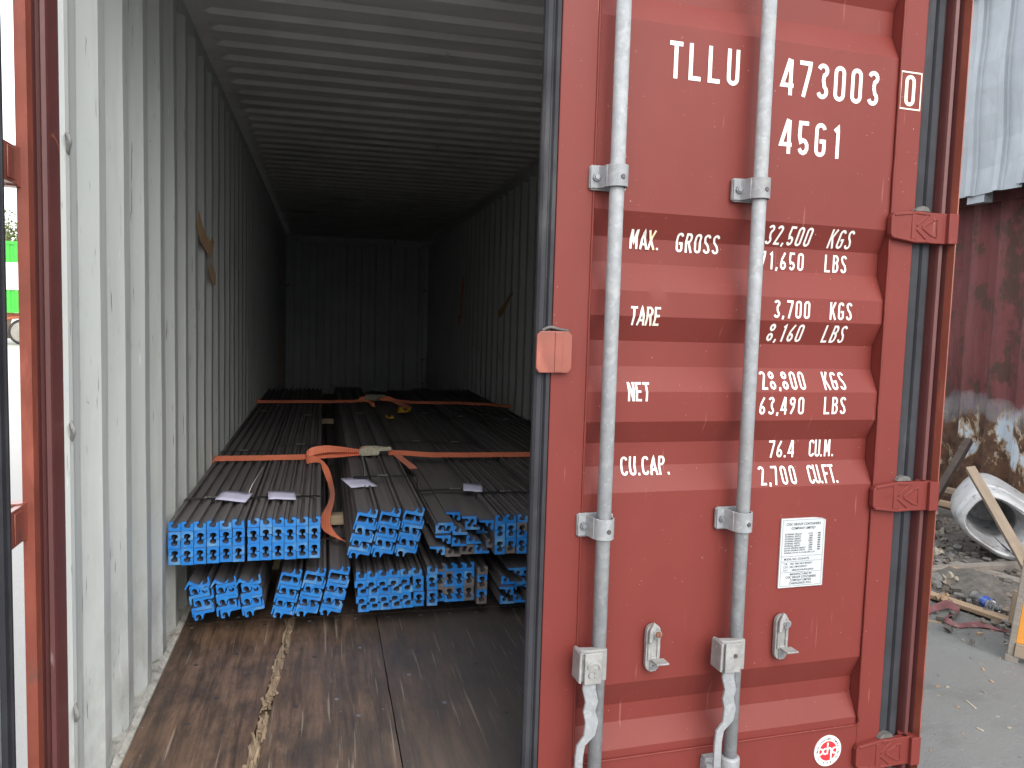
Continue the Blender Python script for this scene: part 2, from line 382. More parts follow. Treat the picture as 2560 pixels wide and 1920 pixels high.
# ---- floor boards
def board(x0, x1, y0, y1, left=None, right=None):
    """jagged long edges where left / right is a function of y"""
    n = 26; top = []
    for i in range(n+1):
        yy = lerp(y0, y1, i/n)
        top.append(((left(yy) if left else x0), (right(yy) if right else x1), yy))
    mb = MB(); v = []; fs = []
    for a, b, yy in top: v += [(a, yy, 0), (b, yy, 0), (a, yy, -.028), (b, yy, -.028)]
    for i in range(n):
        o = 4*i; fs += [(o, o+4, o+5, o+1), (o+2, o+3, o+7, o+6), (o, o+2, o+6, o+4), (o+1, o+5, o+7, o+3)]
    fs += [(0, 1, 3, 2), (4*n, 4*n+2, 4*n+3, 4*n+1)]
    return mb.add(v, fs).obj("floor_board", m_floor, CT)
crack = lambda y: -.703-(1.5-y)*.066+.012*noise.noise((y*9, 0, 0))
cl = lambda y: crack(y)-.018-.012*abs(noise.noise((y*17, 3, 0)))
cr = lambda y: crack(y)+.014+.013*abs(noise.noise((y*19, 7, 0)))
board(-1.156, 0, .02, 1.548, right=cl); board(0, .0, .02, 1.548, left=cr, right=lambda y: -.335-.004*noise.noise((y*7, 9, 1)))
board(-.331, .43, .02, 1.548); board(.434, 1.156, .02, 1.548)
for (y0, y1) in ((1.553, 3.95), (3.955, 6.35), (6.355, 8.75), (8.755, 11.15), (11.155, L)):
    for (x0, x1) in ((-1.156, -.582), (-.578, -.002), (.002, .578), (.582, 1.156)): board(x0, x1, y0, y1)
MB().box(-1.15, 1.15, .03, L, -.06, -.045).obj("floor_underlay", m_splint, CT)
mb = MB()
for i in range(330):
    y = random.uniform(.05, 1.54); x = crack(y)+random.uniform(-.02, .018); ln = random.uniform(.012, .06); wd = random.uniform(.0018, .006)
    if noise.noise((y*5, 2, 8)) < -.28: continue
    a = random.gauss(0, .14)+.06; z = random.uniform(-.016, .0015)
    mb.box(-wd, wd, -ln, ln, -.004, 0, mat=Matrix.Translation((x, y, z)) @ Matrix.Rotation(a, 4, 'Z') @ Matrix.Rotation(random.gauss(0, .10), 4, 'X') @ Matrix.Rotation(random.gauss(0, .3), 4, 'Y'))
q = mb.obj("wood_splinters", m_splint, CT); q['kind'] = 'stuff'
sc = MB().tube([(0, 0, -.004), (0, 0, .0012), (0, 0, .0022)], [.0085, .0085, .006], 10).mesh("screw", m_screwd)
sc2 = MB().tube([(0, 0, -.004), (0, 0, .0012), (0, 0, .0022)], [.0085, .0085, .006], 10).mesh("screw_bright", m_bolt)
for i, x in enumerate((-1.10, -.95, -.80, -.63, -.50, -.42, -.28, -.14, .0, .13, .30, .45)):
    for y in (1.500, 1.600): link("screw", sc2 if random.random() < .75 else sc, CT, (x+random.uniform(-.015, .015), y+random.uniform(-.008, .008), 0))
for (x, y) in ((-1.04, 1.12), (-.93, .83), (-.9, 1.2), (-.60, 1.12), (-.52, .75), (-.42, 1.18), (-.45, .62), (-.2, 1.1), (-.15, .66), (-.25, .9), (.02, .95), (.05, .55), (-1.0, .66), (-.66, .72)):
    link("screw", random.choice((sc, sc2)), CT, (x, y, 0))
# ---- door posts (plan polyline extruded), header and sill
def post(sgn, ox):
    P = [(ox, -.030), (ox, .028), (1.222, .032), (1.222, .180), (1.186, .180), (1.183, .135), (1.178, .128), (1.169, .110), (1.1665, .088), (1.1690, .068), (1.1765, .054)]
    Q = [(1.1766, .0535), (1.1845, .006), (1.187, -.001), (1.196, -.004), (1.1990, -.001), (1.2015, .013), (1.2115, .013), (1.2135, -.004), (1.2165, -.029)]
    mb = MB()
    poly = P+Q
    n = len(poly)
    vs = [(sgn*p[0], p[1], z) for z in (GZ, 2.70) for p in poly]
    mb.add(vs, [(i, (i+1) % n, n+(i+1) % n, n+i) for i in range(n)])
    mi = []
    for i in range(n):
        if 3 <= i < 10: mi.append(1)
        elif 10 <= i < n-4: mi.append(2)
        elif i < 2 or i >= n-2: mi.append(0)
        else: mi.append(2)
    mb.mi = mi
    mb.f += [tuple(reversed(range(n))), tuple(range(n, 2*n))]; mb.mi += [0, 0]
    return mb.obj("corner_post", [m_post, m_grey, m_postd], CT)
post(-1, 1.240); post(1, 1.219)
MB().box(-1.21, 1.21, -.01, .12, 2.585, 2.74).obj("door_header", m_postd, CT)
MB().box(-1.21, 1.21, -.01, .06, -.17, -.012).obj("door_sill", m_post, CT)
# lashing bars welded on the post
for z in (.35, 1.055, 1.735):
    pts = catmull([(-1.176, .100, z-.030), (-1.166, .076, z-.020), (-1.157, .058, z-.004), (-1.160, .058, z+.012), (-1.172, .085, z+.020)], 5)
    MB().tube(pts, .0052, 8).obj("lashing_ring", m_galvd, CT, 40)
# bent paint drip / old strap end on the left post
MB().ribbon(catmull([(-1.1905, -.001, 1.735), (-1.182, .022, 1.737), (-1.178, .044, 1.722), (-1.1765, .052, 1.70)], 5), [(0, 0, .004)]*16, .0015).obj("torn_tape", m_post, CT)

# ---- right door, hinged at the right, a few degrees ajar
TH = R(3.3)
BR = [(2.45, .0), (2.33, .0), (2.262, .034), (2.192, .034), (2.123, .0), (1.642, 0), (1.577, .034), (1.511, .034), (1.437, 0), (1.371, 0), (1.305, .034), (1.237, .034),
      (1.171, 0), (1.091, 0), (1.030, .034), (.967, .034), (.900, 0), (.372, 0), (.297, .034), (.246, .034), (.184, 0), (.160, 0)]
def surf(z):
    for (a, da), (b, db) in zip(BR, BR[1:]):
        if b <= z <= a: return lerp(db, da, (z-b)/(a-b))
    return 0
# panel part of the door: x across, y inwards
rows = []
xs = [-1.107, -1.0, -.9, -.75, -.6, -.45, -.3, -.186]
dents = [(-1.045, 1.33, .035, .006), (-1.06, 1.40, .03, .005), (-.91, 1.42, .04, .005), (-.92, 1.545, .05, .003)]
zz = sorted(set([b[0] for b in BR]+[1.75, 1.9, 2.02, .5, .65, .78]), reverse=True)
xs2 = [-1.107+i*(.921/40) for i in range(41)]
zf = []
for a, b in zip(zz, zz[1:]):
    k = max(1, int((a-b)/.03)); zf += [lerp(a, b, i/k) for i in range(k)]
zf.append(zz[-1])
for z in zf:
    rw = []
    for x in xs2:
        d = .004+surf(z)+.0016*noise.noise((x*3, z*3, 1))
        for (dx, dz, rad, dep) in dents:
            q = ((x-dx)**2+(z-dz)**2)/rad**2
            if q < 4: d += dep*math.exp(-q)
        rw.append((x, d, z))
    rows.append(rw)
v = [p for q in rows for p in q]; nc = len(xs2)
fs = [(i*nc+j, i*nc+j+1, (i+1)*nc+j+1, (i+1)*nc+j) for i in range(len(rows)-1) for j in range(nc-1)]
mbd = MB().add(v, fs)
door = mbd.obj("door", m_door, CT, 22, (1.19, 0, 0), (0, 0, TH)); door['label'] = "closed right door with lock rods and white lettering"
def dobj(mb, name, mats, smooth=None, bevel=None): return mb.obj(name, mats, door, smooth, bevel=bevel)
fm = MB(); fm.box(-1.206, -1.108, -.0015, .052, -.02, 2.585)
dobj(fm, "door_stile", m_door, bevel=.003)
dobj(MB().box(-.184, -.100, -.0015, .052, -.02, 2.585), "door_stile", m_door, bevel=.003)
dobj(MB().box(-1.1075, -.1845, .0, .052, -.02, .158), "door_rail", m_door)
dobj(MB().box(-1.1075, -.1845, .0, .052, 2.452, 2.585), "door_rail", m_door)
dobj(MB().box(-1.107, -.185, .050, .054, .0, 2.55), "inner_lining", m_grey)
# weld beads
pts = [(-1.1075+.0007*random.random(), -.002, z/40+.17) for z in range(0, 92)]
dobj(MB().tube(pts, [.0028+.0012*random.random() for _ in pts], 6), "weld_bead", m_door, True)
pts = [(-.184+.0012*random.random(), -.002, z/40+.17) for z in range(0, 92)]
dobj(MB().tube(pts, [.003+.0012*random.random() for _ in pts], 6), "weld_bead", m_door, True)
pts = [(-1.10+i*.023, .000+.0006*random.random(), .1592) for i in range(41)]
dobj(MB().tube(pts, [.003+.001*random.random() for _ in pts], 6), "weld_bead", m_door, True)
# gaskets
gp = [(-1.206, .004), (-1.210, -.004), (-1.220, -.006), (-1.2235, .004), (-1.2265, .004), (-1.231, -.001), (-1.242, -.001), (-1.248, .006), (-1.248, .02), (-1.206, .02)]
dobj(MB().prism(gp, -.01, 2.58, 'z'), "rubber_gasket", m_rub, 30)
gp = [(-.100, .012), (-.085, .004), (-.070, .004), (-.066, .014), (-.060, .014), (-.056, .005), (-.036, .006), (-.022, .016), (-.022, .034), (-.100, .034)]
dobj(MB().prism(gp, -.01, 2.58, 'z'), "rubber_gasket", m_rub, 30)
# lap plate on the free edge
lp = [(-1.252, 1.232), (-1.244, 1.221), (-1.166, 1.221), (-1.158, 1.232), (-1.158, 1.316), (-1.168, 1.326), (-1.242, 1.326), (-1.252, 1.316)]
mb = MB().prism(lp, -.020, -.010, 'y'); mb.box(-1.2065, -1.162, -.0099, -.0018, 1.235, 1.31)
mb.box(-1.204, -1.184, -.0225, -.0201, 1.222, 1.325)
dobj(mb, "lap_plate", m_post, bevel=.002)
mb = MB().tube(catmull([(-1.235, -.008, 1.327), (-1.215, -.010, 1.336), (-1.19, -.008, 1.331), (-1.165, -.006, 1.328)], 4), [.004]*13, 6)
dobj(mb, "torn_sealant", m_seal, True)
# hinges
def hinge(z):
    mb = MB()
    bl = [(-.196, z-.024), (-.188, z-.036), (-.105, z-.046), (-.060, z-.044), (-.004, z-.044), (-.004, z+.044), (-.060, z+.044), (-.105, z+.046), (-.188, z+.036), (-.196, z+.024)]
    mb.prism(bl, -.020, -.0018, 'y')
    mb.tube([(-.002, .0, z-.044), (-.002, .0, z+.044)], .0215, 20)
    h = -.0226
    mb.box(-.0035, .0305, -.0335, .0, z-.0435, z+.0435)
    def rib(a, b, wd=.0042):
        a, b = Vector((a[0], 0, a[1])), Vector((b[0], 0, b[1])); t = (b-a).normalized(); nn = Vector((-t.z, 0, t.x))*wd
        p = [a-nn, b-nn, b+nn, a+nn]; mb.add([(q.x, h, q.z) for q in p]+[(q.x*1+(0), -.0199, q.z) for q in p], [(3, 2, 1, 0), (0, 1, 5, 4), (1, 2, 6, 5), (2, 3, 7, 6), (3, 0, 4, 7)])
    rib((-.188, z-.031), (-.106, z-.041)); rib((-.106, z-.0405), (-.062, z-.0385)); rib((-.188, z+.031), (-.106, z+.041)); rib((-.106, z+.0405), (-.062, z+.0385))
    rib((-.118, z-.036), (-.118, z+.036), .008)
    rib((-.109, z+.004), (-.070, z+.034)); rib((-.109, z-.004), (-.070, z-.034))
    rib((-.088, z), (-.052, z+.022)); rib((-.088, z), (-.052, z-.022)); rib((-.052, z+.022), (-.034, z+.026), .003); rib((-.052, z-.022), (-.034, z-.026), .003); rib((-.034, z-.026), (-.034, z+.026), .0025)
    q = dobj(mb, "hinge", m_door, 30, bevel=.0018)
    return q
for z in (.066, .862, 1.654, 2.40): hinge(z)
for z in (.066, .862, 1.654, 2.40):
    bl = [(-.112, z+.047), (-.06, z+.047), (-.066, z+.058), (-.085, z+.062), (-.104, z+.056)]
    dobj(MB().prism(bl, -.016, .003, 'y'), "torn_sealant", m_seal)
# lock rods
RX = (-1.065, -.6545); RO = -.050
for x in RX:
    dobj(MB().tube([(x, RO, -.02), (x, RO, 2.57)], .0187, 24), "lock_rod", m_galv, True)
def bracket(x, z, flip=1):
    mb = MB()
    bl = [(-.058, -.026), (-.052, -.031), (.036, -.031), (.042, -.026), (.042, .026), (.036, .031), (-.052, .031), (-.058, .026)]
    mb.prism([(x+a, z+b) for a, b in bl], -.010, -.0018, 'y')
    # strap over the rod
    arc = [(-.056, -.0102), (-.034, -.0102), (-.027, -.022), (-.024, -.050)]
    for k in range(0, 9):
        a = math.pi-math.pi*k/8; arc.append((.0225*math.cos(a), -.050-.0225*math.sin(a)))
    arc += [(.0225, -.030), (.026, -.0102), (.041, -.0102)]
    outer = arc; inner = []
    for i, p in enumerate(arc):
        a = Vector(arc[max(i-1, 0)]); b = Vector(arc[min(i+1, len(arc)-1)]); t = (b-a).normalized(); inner.append((p[0]+t.y*.005*1, p[1]-t.x*.005))
    poly = [(x+a, b) for a, b in outer]+[(x+a, b) for a, b in reversed(inner)]
    mb.prism(poly, z-.027, z+.027, 'z')
    q = dobj(mb, "rod_bracket", m_galv, 35, bevel=.0012)
    mb = MB(); hexa = [(x-.042+.010*math.cos(k*math.pi/3+.2), z+.010*math.sin(k*math.pi/3+.2)) for k in range(6)]
    mb.prism(hexa, -.0225, -.015, 'y'); mb.tube([(x-.042, -.0225, z), (x-.042, -.026, z)], [.0075, .006], 12)
    hexa = [(x+.034+.009*math.cos(k*math.pi/3+.2), z+.002+.009*math.sin(k*math.pi/3+.2)) for k in range(6)]; mb.prism(hexa, -.0175, -.010, 'y')
    dobj(mb, "bolt", m_bolt)
    mb = MB(); mb.tube([(x+.004, -.0772, z-.004), (x+.004, -.0795, z-.004)], [.0065, .005], 14)
    dobj(mb, "screw", m_screwd)
for x in RX:
    for z in (1.716, .822): bracket(x, z)
def handle(x, z0, zb, dx):
    """cast hub clasped on the rod and the cranked flat bar hanging from it"""
    mb = MB()
    hub = [(-.060, -.034), (-.0565, -.052), (-.012, -.060), (.012, -.058), (.012, -.078), (-.040, -.080), (-.0605, -.070)]
    mb.prism([(x+a, b) for a, b in hub], z0-.078, z0+.006, 'z')
    mb.box(x-.052, x-.004, -.086, -.0795, z0-.082, z0+.0)
    mb.prism([(x-.068, z0-.075), (x-.060, z0-.078), (x-.060, z0+.006), (x-.066, z0+.0)], -.086, -.035, 'y')
    dobj(mb, "handle_hub", m_galvd, 35, bevel=.002)
    if dx:
        mb = MB()
        for k in range(12):
            a0 = math.pi*(-.15+k*1.25/11); 
            if k < 11:
                a1 = math.pi*(-.15+(k+1)*1.25/11)
                c = Vector((x-.026, 0, z0-.036)); 
                pr = [(c.x+.019*math.cos(a0), c.z+.015*math.sin(a0)), (c.x+.019*math.cos(a1), c.z+.015*math.sin(a1)), (c.x+.013*math.cos(a1), c.z+.009*math.sin(a1)), (c.x+.013*math.cos(a0), c.z+.009*math.sin(a0))]
                mb.prism(pr, -.0895, -.086, 'y')
        for ax_ in (-.034, -.020): mb.tube([(x+ax_, -.086, z0-.056), (x+ax_, -.091, z0-.056)], [.0085, .007], 12)
        dobj(mb, "handle_rivet", m_galvd, 40)
    else:
        dobj(MB().tube([(x-.022, -.086, z0-.034), (x-.022, -.090, z0-.034)], [.006, .005], 12), "handle_rivet", m_screwd)
    pts = [(-.030, z0-.06), (-.033, z0-.10), (-.024, z0-.135), (-.030, z0-.16), (-.022, z0-.19), (-.027, z0-.225), (-.050, z0-.250), (-.054, z0-.28), (-.054, zb)]
    hw = [.0175, .0185, .018, .0172, .0185, .0165, .012, .0115, .0115]
    mb = MB(); v = []; n = len(pts)
    for (a, z), h in zip(pts, hw):
        for (sx, yy) in ((-h, -.066), (h, -.066), (h, -.076), (-h, -.076)): v.append((x+a+sx, yy, z))
    fs = [(4*i+k, 4*i+(k+1) % 4, 4*i+4+(k+1) % 4, 4*i+4+k) for i in range(n-1) for k in range(4)]+[(3, 2, 1, 0), (4*n-4, 4*n-3, 4*n-2, 4*n-1)]
    dobj(mb.add(v, fs), "handle_bar", m_galv, bevel=.003)
handle(RX[0], .505, .07, 1); handle(RX[1], .493, .138, 0)
# rod foot bearing
for x in RX:
    mb = MB(); mb.tube([(x, RO, .155), (x, RO, .150), (x, RO, .03)], [.024, .028, .028], 20); mb.box(x-.062, x+.0, -.026, -.0018, .03, .14)
    mb.prism([(x-.065, -.0019), (x-.065, -.04), (x-.02, -.055), (x, -.055), (x, -.0019)], .04, .13, 'z')
    dobj(mb, "rod_bearing", m_galv, 30, bevel=.002)
    dobj(MB().tube([(x-.046, -.046, .105), (x-.046, -.056, .105)], [.009, .007], 6), "bolt", m_bolt)
    dobj(MB().tube([(x+.005, -.078, .075), (x+.005, -.081, .075)], [.009, .009], 12), "screw", m_screwd)
# handle retainers
def catch(x, z, rusty):
    mb = MB(); def_ = []
    for k in range(9): a = math.pi*k/8; def_.append((x+.0215*math.cos(a), z+.042+.0215*math.sin(a)))
    for k in range(9): a = math.pi+math.pi*k/8; def_.append((x+.0215*math.cos(a), z-.048+.0215*math.sin(a)))
    mb.prism(def_, -.016, -.002, 'y')
    d2 = [(x+(a-x)*.86, z+(b-z)*.9) for a, b in def_]; 
    # raised rim with a slot: four bars round the window
    for (a0, a1, b0, b1) in ((-.017, -.009, -.035, .03), (.010, .017, -.035, .03), (-.009, .010, -.066, -.027), (-.009, .010, .022, .058)): mb.box(x+a0, x+a1, -.020, -.0159, z+b0, z+b1)
    mb.box(x-.008, x+.030, -.056, -.020, z-.036, z-.031)                     # tab
    mb.prism([(x-.020, z+.020), (x-.012, z+.016), (x+.004, z+.066), (x-.006, z+.074), (x-.018, z+.05)], -.030, -.022, 'y')   # keeper flap
    dobj(mb, "handle_catch", m_galvd, 30, bevel=.0016)
    dobj(MB().tube([(x+.004, -.016, z+.042), (x+.004, -.034, z+.042)], [.0125, .0115], 16), "catch_collar", m_galvd, 40)
    dobj(MB().tube([(x+.004, -.0341, z+.042), (x+.004, -.038, z+.042)], [.009, .008], 12), "bolt", m_rustb if rusty else m_bolt)
    dobj(MB().tube([(x, -.0159, z-.055), (x, -.022, z-.055)], [.009, .007], 12), "bolt", m_bolt)
catch(-.889, .474, True); catch(-.480, .468, False)

# ---- stroke lettering
W_ = .40
def arc(cx, cy_, rx, ry, a0, a1, n=8): return [(cx+rx*math.cos(R(lerp(a0, a1, i/n))), cy_+ry*math.sin(R(lerp(a0, a1, i/n)))) for i in range(n+1)]
h_ = .0625                                     # half stroke (in letter heights)
x0_, x1_ = h_, W_-h_; mid = W_/2; rr_ = mid-h_
O_ = arc(mid, 1-h_-rr_, rr_, rr_, 0, 180)+arc(mid, h_+rr_, rr_, rr_, 180, 360); O_ = O_+[O_[0]]
GL = {
 'T': [[(0, 1-h_), (W_, 1-h_)], [(mid, 1-2*h_), (mid, 0)]], 'L': [[(x0_, 1), (x0_, h_), (W_-.02, h_)]],
 'U': [[(x0_, 1)]+arc(mid, h_+rr_, rr_, rr_, 180, 360)+[(x1_, 1)]],
 '0': [O_], 'O': [O_],
 '1': [[(mid-.10, 1-.2), (mid+.02, 1-h_-.01), (mid+.02, 0)]],
 '2': [arc(mid, 1-h_-rr_, rr_, rr_, 170, -20)+[(x0_+.02, h_), (W_, h_)]],
 '3': [arc(mid, 1-h_-rr_, rr_, rr_, 165, -70)+[(mid+.02, .53)], [(mid+.02, .53)]+arc(mid, h_+rr_*1.1, rr_, rr_*1.1, 62, -165)],
 '4': [[(W_, .27), (.03, .27), (mid+.06, 1)], [(mid+.10, .98), (mid+.10, 0)]],
 '5': [[(W_-.03, 1-h_), (x0_+.02, 1-h_), (x0_, .57)]+arc(mid, h_+rr_*1.35, rr_, rr_*1.35, 130, -160)],
 '6': [[(x1_-.03, 1-h_*.6), (x0_+.06, .60)]+arc(mid, h_+rr_*1.35, rr_, rr_*1.35, 165, 360+165)],
 '7': [[(0, 1-h_), (W_-.05, 1-h_), (W_-.06, .80), (mid-.05, 0)]],
 '8': [arc(mid, 1-h_-rr_*1.1, rr_*.93, rr_*1.1, -90, 270), arc(mid, h_+rr_*1.3, rr_, rr_*1.3, 90, 450)],
 '9': [[(x0_+.03, h_*.6), (x1_-.06, .40)]+arc(mid, 1-h_-rr_*1.35, rr_, rr_*1.35, -15, 360-15)],
 'G': [arc(mid, 1-h_-rr_, rr_, rr_, 5, 180)+arc(mid, h_+rr_, rr_, rr_, 180, 360)+[(x1_, .46), (mid-.02, .46)]],
 'C': [arc(mid, 1-h_-rr_, rr_, rr_, -5, 180)+arc(mid, h_+rr_, rr_, rr_, 180, 365)],
 'S': [arc(mid, 1-h_-rr_, rr_, rr_, 5, 190)+[(x0_+.06, .60), (x1_-.06, .42)]+arc(mid, h_+rr_, rr_, rr_, 25, -185)],
 'M': [[(x0_, 0), (x0_, 1)], [(x0_+.03, .96), (mid+.03, .30), (x1_+.03, .96)], [(x1_+.06, 1), (x1_+.06, 0)]],
 'A': [[(.02, 0), (mid, .97), (W_-.02, 0)], [(.11, .27), (W_-.11, .27)]], 'X': [[(.03, 0), (W_-.03, 1)], [(.03, 1), (W_-.03, 0)]],
 'R': [[(x0_, 0), (x0_, 1-h_), (mid, 1-h_)]+arc(mid, .745, rr_, .19, 90, -90)+[(x0_, .555)], [(mid, .555), (W_-.04, 0)]],
 'P': [[(x0_, 0), (x0_, 1-h_), (mid, 1-h_)]+arc(mid, .735, rr_, .20, 90, -90)+[(x0_, .535)]],
 'B': [[(x0_, h_), (x0_, 1-h_), (mid, 1-h_)]+arc(mid, .745, rr_*.95, .19, 90, -90)+[(x0_, .555)], [(mid-.05, .555)]+arc(mid, .31, rr_, .245, 90, -90)+[(x0_-h_, h_)]],
 'E': [[(W_-.04, 1-h_), (x0_, 1-h_), (x0_, h_), (W_-.04, h_)], [(x0_, .52), (W_-.09, .52)]], 'F': [[(W_-.04, 1-h_), (x0_, 1-h_), (x0_, 0)], [(x0_, .52), (W_-.09, .52)]],
 'N': [[(x0_, 0), (x0_, 1)], [(x0_+.02, .95), (x1_-.02, .05)], [(x1_, 0), (x1_, 1)]], 'K': [[(x0_, 0), (x0_, 1)], [(x1_+.02, 1), (x0_+.05, .48)], [(x0_+.10, .56), (x1_+.04, 0)]],
 '.': [[(.05, 0), (.05, .125)]], ',': [[(.07, .13), (.01, -.07)]], 'Q': [O_]}
ADV = {'.': .26, ',': .26, ' ': .5, 'M': .60, '1': .50}
def stroke_poly(mb, pts, hw, place, off):
    P = []
    for a, b in zip(pts, pts[1:]):
        a, b = Vector(a), Vector(b); k = max(1, int((b-a).length/.12)); P += [a.lerp(b, i/k) for i in range(k)]
    P.append(Vector(pts[-1])); closed = (P[0]-P[-1]).length < 1e-6
    o = len(mb.v); n = len(P)
    for i, p in enumerate(P):
        if closed: a, b = P[(i-1) % (n-1)], P[(i+1) % (n-1)]
        else: a, b = P[max(i-1, 0)], P[min(i+1, n-1)]
        t1 = (p-a).normalized() if (p-a).length > 1e-9 else (b-p).normalized(); t2 = (b-p).normalized() if (b-p).length > 1e-9 else t1
        n1, n2 = Vector((-t1.y, t1.x)), Vector((-t2.y, t2.x)); mm = n1+n2
        mm = n1 if mm.length < .2 else mm.normalized(); kk = min(1.7, 1/max(.3, mm.dot(n1)))
        for s_ in (1, -1): q = p+mm*hw*kk*s_; mb.v.append(place(q.x, q.y, off))
    for i in range(n-1): mb.f.append((o+2*i, o+2*i+1, o+2*i+3, o+2*i+2)); mb.mi.append(0)
def letters(txt, x, z, H, mat=None, pitch=.55, name="lettering", sx=1.0, flat=None):
    mb = MB(); cx = x; k = 0
    for ch in txt:
        if ch in GL:
            for st in GL[ch]:
                k += 1; off = .0010+.00012*(k % 6)
                stroke_poly(mb, st, h_*.95, lambda a, b, off=off, cx=cx: (cx+a*H*sx, (surf(z+b*H)+.004 if flat is None else flat)-off, z+b*H), off)
        cx += ADV.get(ch, pitch)*H*sx
    return mb.obj(name, mat or m_white, door)
letters("TLLU", -.908, 1.989, .094, pitch=.600); letters("473003", -.570, 1.984, .096, pitch=.585)
letters("0", -.166, 1.994, .087, m_whiteC, sx=1.05, flat=-.0016)
mb = MB()
for (a0, a1, b0, b1) in ((-.182, -.108, 2.0865, 2.0905), (-.182, -.108, 1.9845, 1.9885), (-.182, -.1785, 1.9886, 2.0864), (-.1115, -.108, 1.9886, 2.0864)): mb.add([(a0, -.0026, b0), (a1, -.0026, b0), (a1, -.0026, b1), (a0, -.0026, b1)], [(0, 1, 2, 3)])
mb.obj("check_digit_box", m_whiteC, door)
letters("45G1", -.564, 1.828, .092, pitch=.60)
letters("MA", -.984, 1.549, .050, pitch=.54); letters("X.", -.932, 1.549, .050, m_whiteY, pitch=.52); letters("GROSS", -.848, 1.547, .051, pitch=.54)
letters("32,500", -.578, 1.583, .051); letters("KGS", -.371, 1.583, .051, pitch=.56)
letters("71,650", -.586, 1.515, .050, pitch=.58); letters("LBS", -.370, 1.515, .050, pitch=.55)
letters("TA", -.988, 1.347, .050, pitch=.46); letters("RE", -.942, 1.347, .050, m_whiteY, pitch=.46); letters("3,700", -.554, 1.379, .050, pitch=.57); letters("KGS", -.369, 1.379, .050)
letters("8,160", -.557, 1.313, .050, pitch=.56); letters("LBS", -.373, 1.313, .050)
letters("NET", -.986, 1.146, .050, pitch=.45); letters("28,800", -.575, 1.178, .050, pitch=.57); letters("KGS", -.366, 1.178, .050)
letters("63,490", -.584, 1.108, .050, pitch=.57); letters("LBS", -.370, 1.108, .050)
letters("CU.CAP", -.985, .942, .050, pitch=.50); letters(".", -.846, .942, .050)
letters("76.4", -.522, .979, .050, pitch=.52); letters("CU.M.", -.386, .979, .050, pitch=.44, sx=.92)
letters("2,700", -.562, .906, .050, pitch=.59); letters("CU.FT.", -.398, .906, .050, pitch=.42, sx=.95)

# ---- data plate and round sticker
def text_geo(mb, s, size, place, mi, align='LEFT', sx=1.0):
    c = bpy.data.curves.new("t", 'FONT'); c.body = s; c.size = size; c.offset = size*.018; c.align_x = align; c.resolution_u = 3
    o = bpy.data.objects.new("t", c); SC.collection.objects.link(o)
    me = o.to_mesh(); mb.add([place(v.co.x*sx, v.co.y) for v in me.vertices], [tuple(p.vertices) for p in me.polygons], mi)
    o.to_mesh_clear(); bpy.data.objects.remove(o); bpy.data.curves.remove(c)
PX, PZ = -.492, .605
mb = MB(); o_ = [(0, 0), (.150, 0), (.150, .195), (.142, .199), (.112, .203), (0, .203)]
mb.prism([(PX+a, PZ+b) for a, b in o_], -.0006, .0035, 'y')
pl = lambda a, b: (PX+a, -.0010, PZ+b)
def rule(x0, x1, z0, z1): mb.add([pl(x0, z0), pl(x1, z0), pl(x1, z1), pl(x0, z1)], [(0, 1, 2, 3)], 1)
for zz_ in (.1975, .0915, .0760, .0445, .0045): rule(.006, .144, zz_, zz_+.0007)
rule(.0055, .0062, .0045, .198); rule(.1438, .1445, .0045, .198)
def tx(s, x, z, size, al='LEFT', sx=.95): text_geo(mb, s, size, lambda a, b: pl(x+a, z+b), 1, al, sx)
tx("CXIC GROUP CONTAINERS", .075, .1825, .0098, 'CENTER'); tx("COMPANY LIMITED", .075, .1705, .0098, 'CENTER')
rowz = .1545
for a, b in (("EXTERNAL LENGTH", "12192"), ("EXTERNAL WIDTH", "2438"), ("EXTERNAL HEIGHT", "2896"), ("INTERNAL LENGTH", "12032"), ("INTERNAL WIDTH", "2352"), ("INTERNAL HEIGHT", "2698"), ("DOOR OPENING HEIGHT", "2585"), ("DOOR OPENING WIDTH", "2340")):
    tx(a, .014, rowz, .0066); tx(b, .108, rowz, .0066, 'RIGHT'); tx("MM", .135, rowz, .0066, 'RIGHT'); rowz -= .0068
tx("INTERNAL CU.CAP. 76.4 CU.M. 2700 CU.FT.", .014, rowz, .0058)
tx("MODEL NO.: CX10-41TIL", .015, .0808, .0082); tx("T.I.R.    NO.: GB/C 8515 BV/2017", .014, .0672, .0074); tx("C.S.C.  NO.: F/BV/13975/17", .014, .0580, .0074); tx("T.C.T.       : IM/BAZALEUM FHP-60/2016", .014, .0490, .0064)
tx("MANUFACTURED BY", .075, .0360, .0084, 'CENTER'); tx("CXIC GROUP CONTAINERS", .075, .0270, .0088, 'CENTER'); tx("COMPANY LIMITED", .075, .0180, .0088, 'CENTER'); tx("CHANGZHOU P.R.C.", .075, .0090, .0088, 'CENTER')
mb.obj("data_plate", [m_plate, m_ink], door)
for z in (.066, .862, 1.654):
    hm = MB(); text_geo(hm, "SL", .016, lambda a, b: (-.150+b, -.0206, z-a), 0, 'CENTER'); hm.obj("cast_mark", m_door, door)
SX, SZ, SR = -.286, .092, .0475
mb = MB()
def disc(r0, r1, y, mi, n=40):
    o = len(mb.v)
    for i in range(n):
        a = 2*math.pi*i/n; mb.v += [(SX+r1*math.cos(a), y, SZ+r1*math.sin(a)), (SX+r0*math.cos(a), y, SZ+r0*math.sin(a))]
    for i in range(n): j = (i+1) % n; mb.f.append((o+2*i, o+2*j, o+2*j+1, o+2*i+1)); mb.mi.append(mi)
mb.prism([(SX+SR*math.cos(i*math.pi/20), SZ+SR*math.sin(i*math.pi/20)) for i in range(40)], -.0030, -.0001, 'y')
disc(.0435, .0442, -.0033, 2); disc(.0, .0305, -.0033, 1)
s_ = "CXIC GROUP CONTAINERS COMPANY LIMITED"
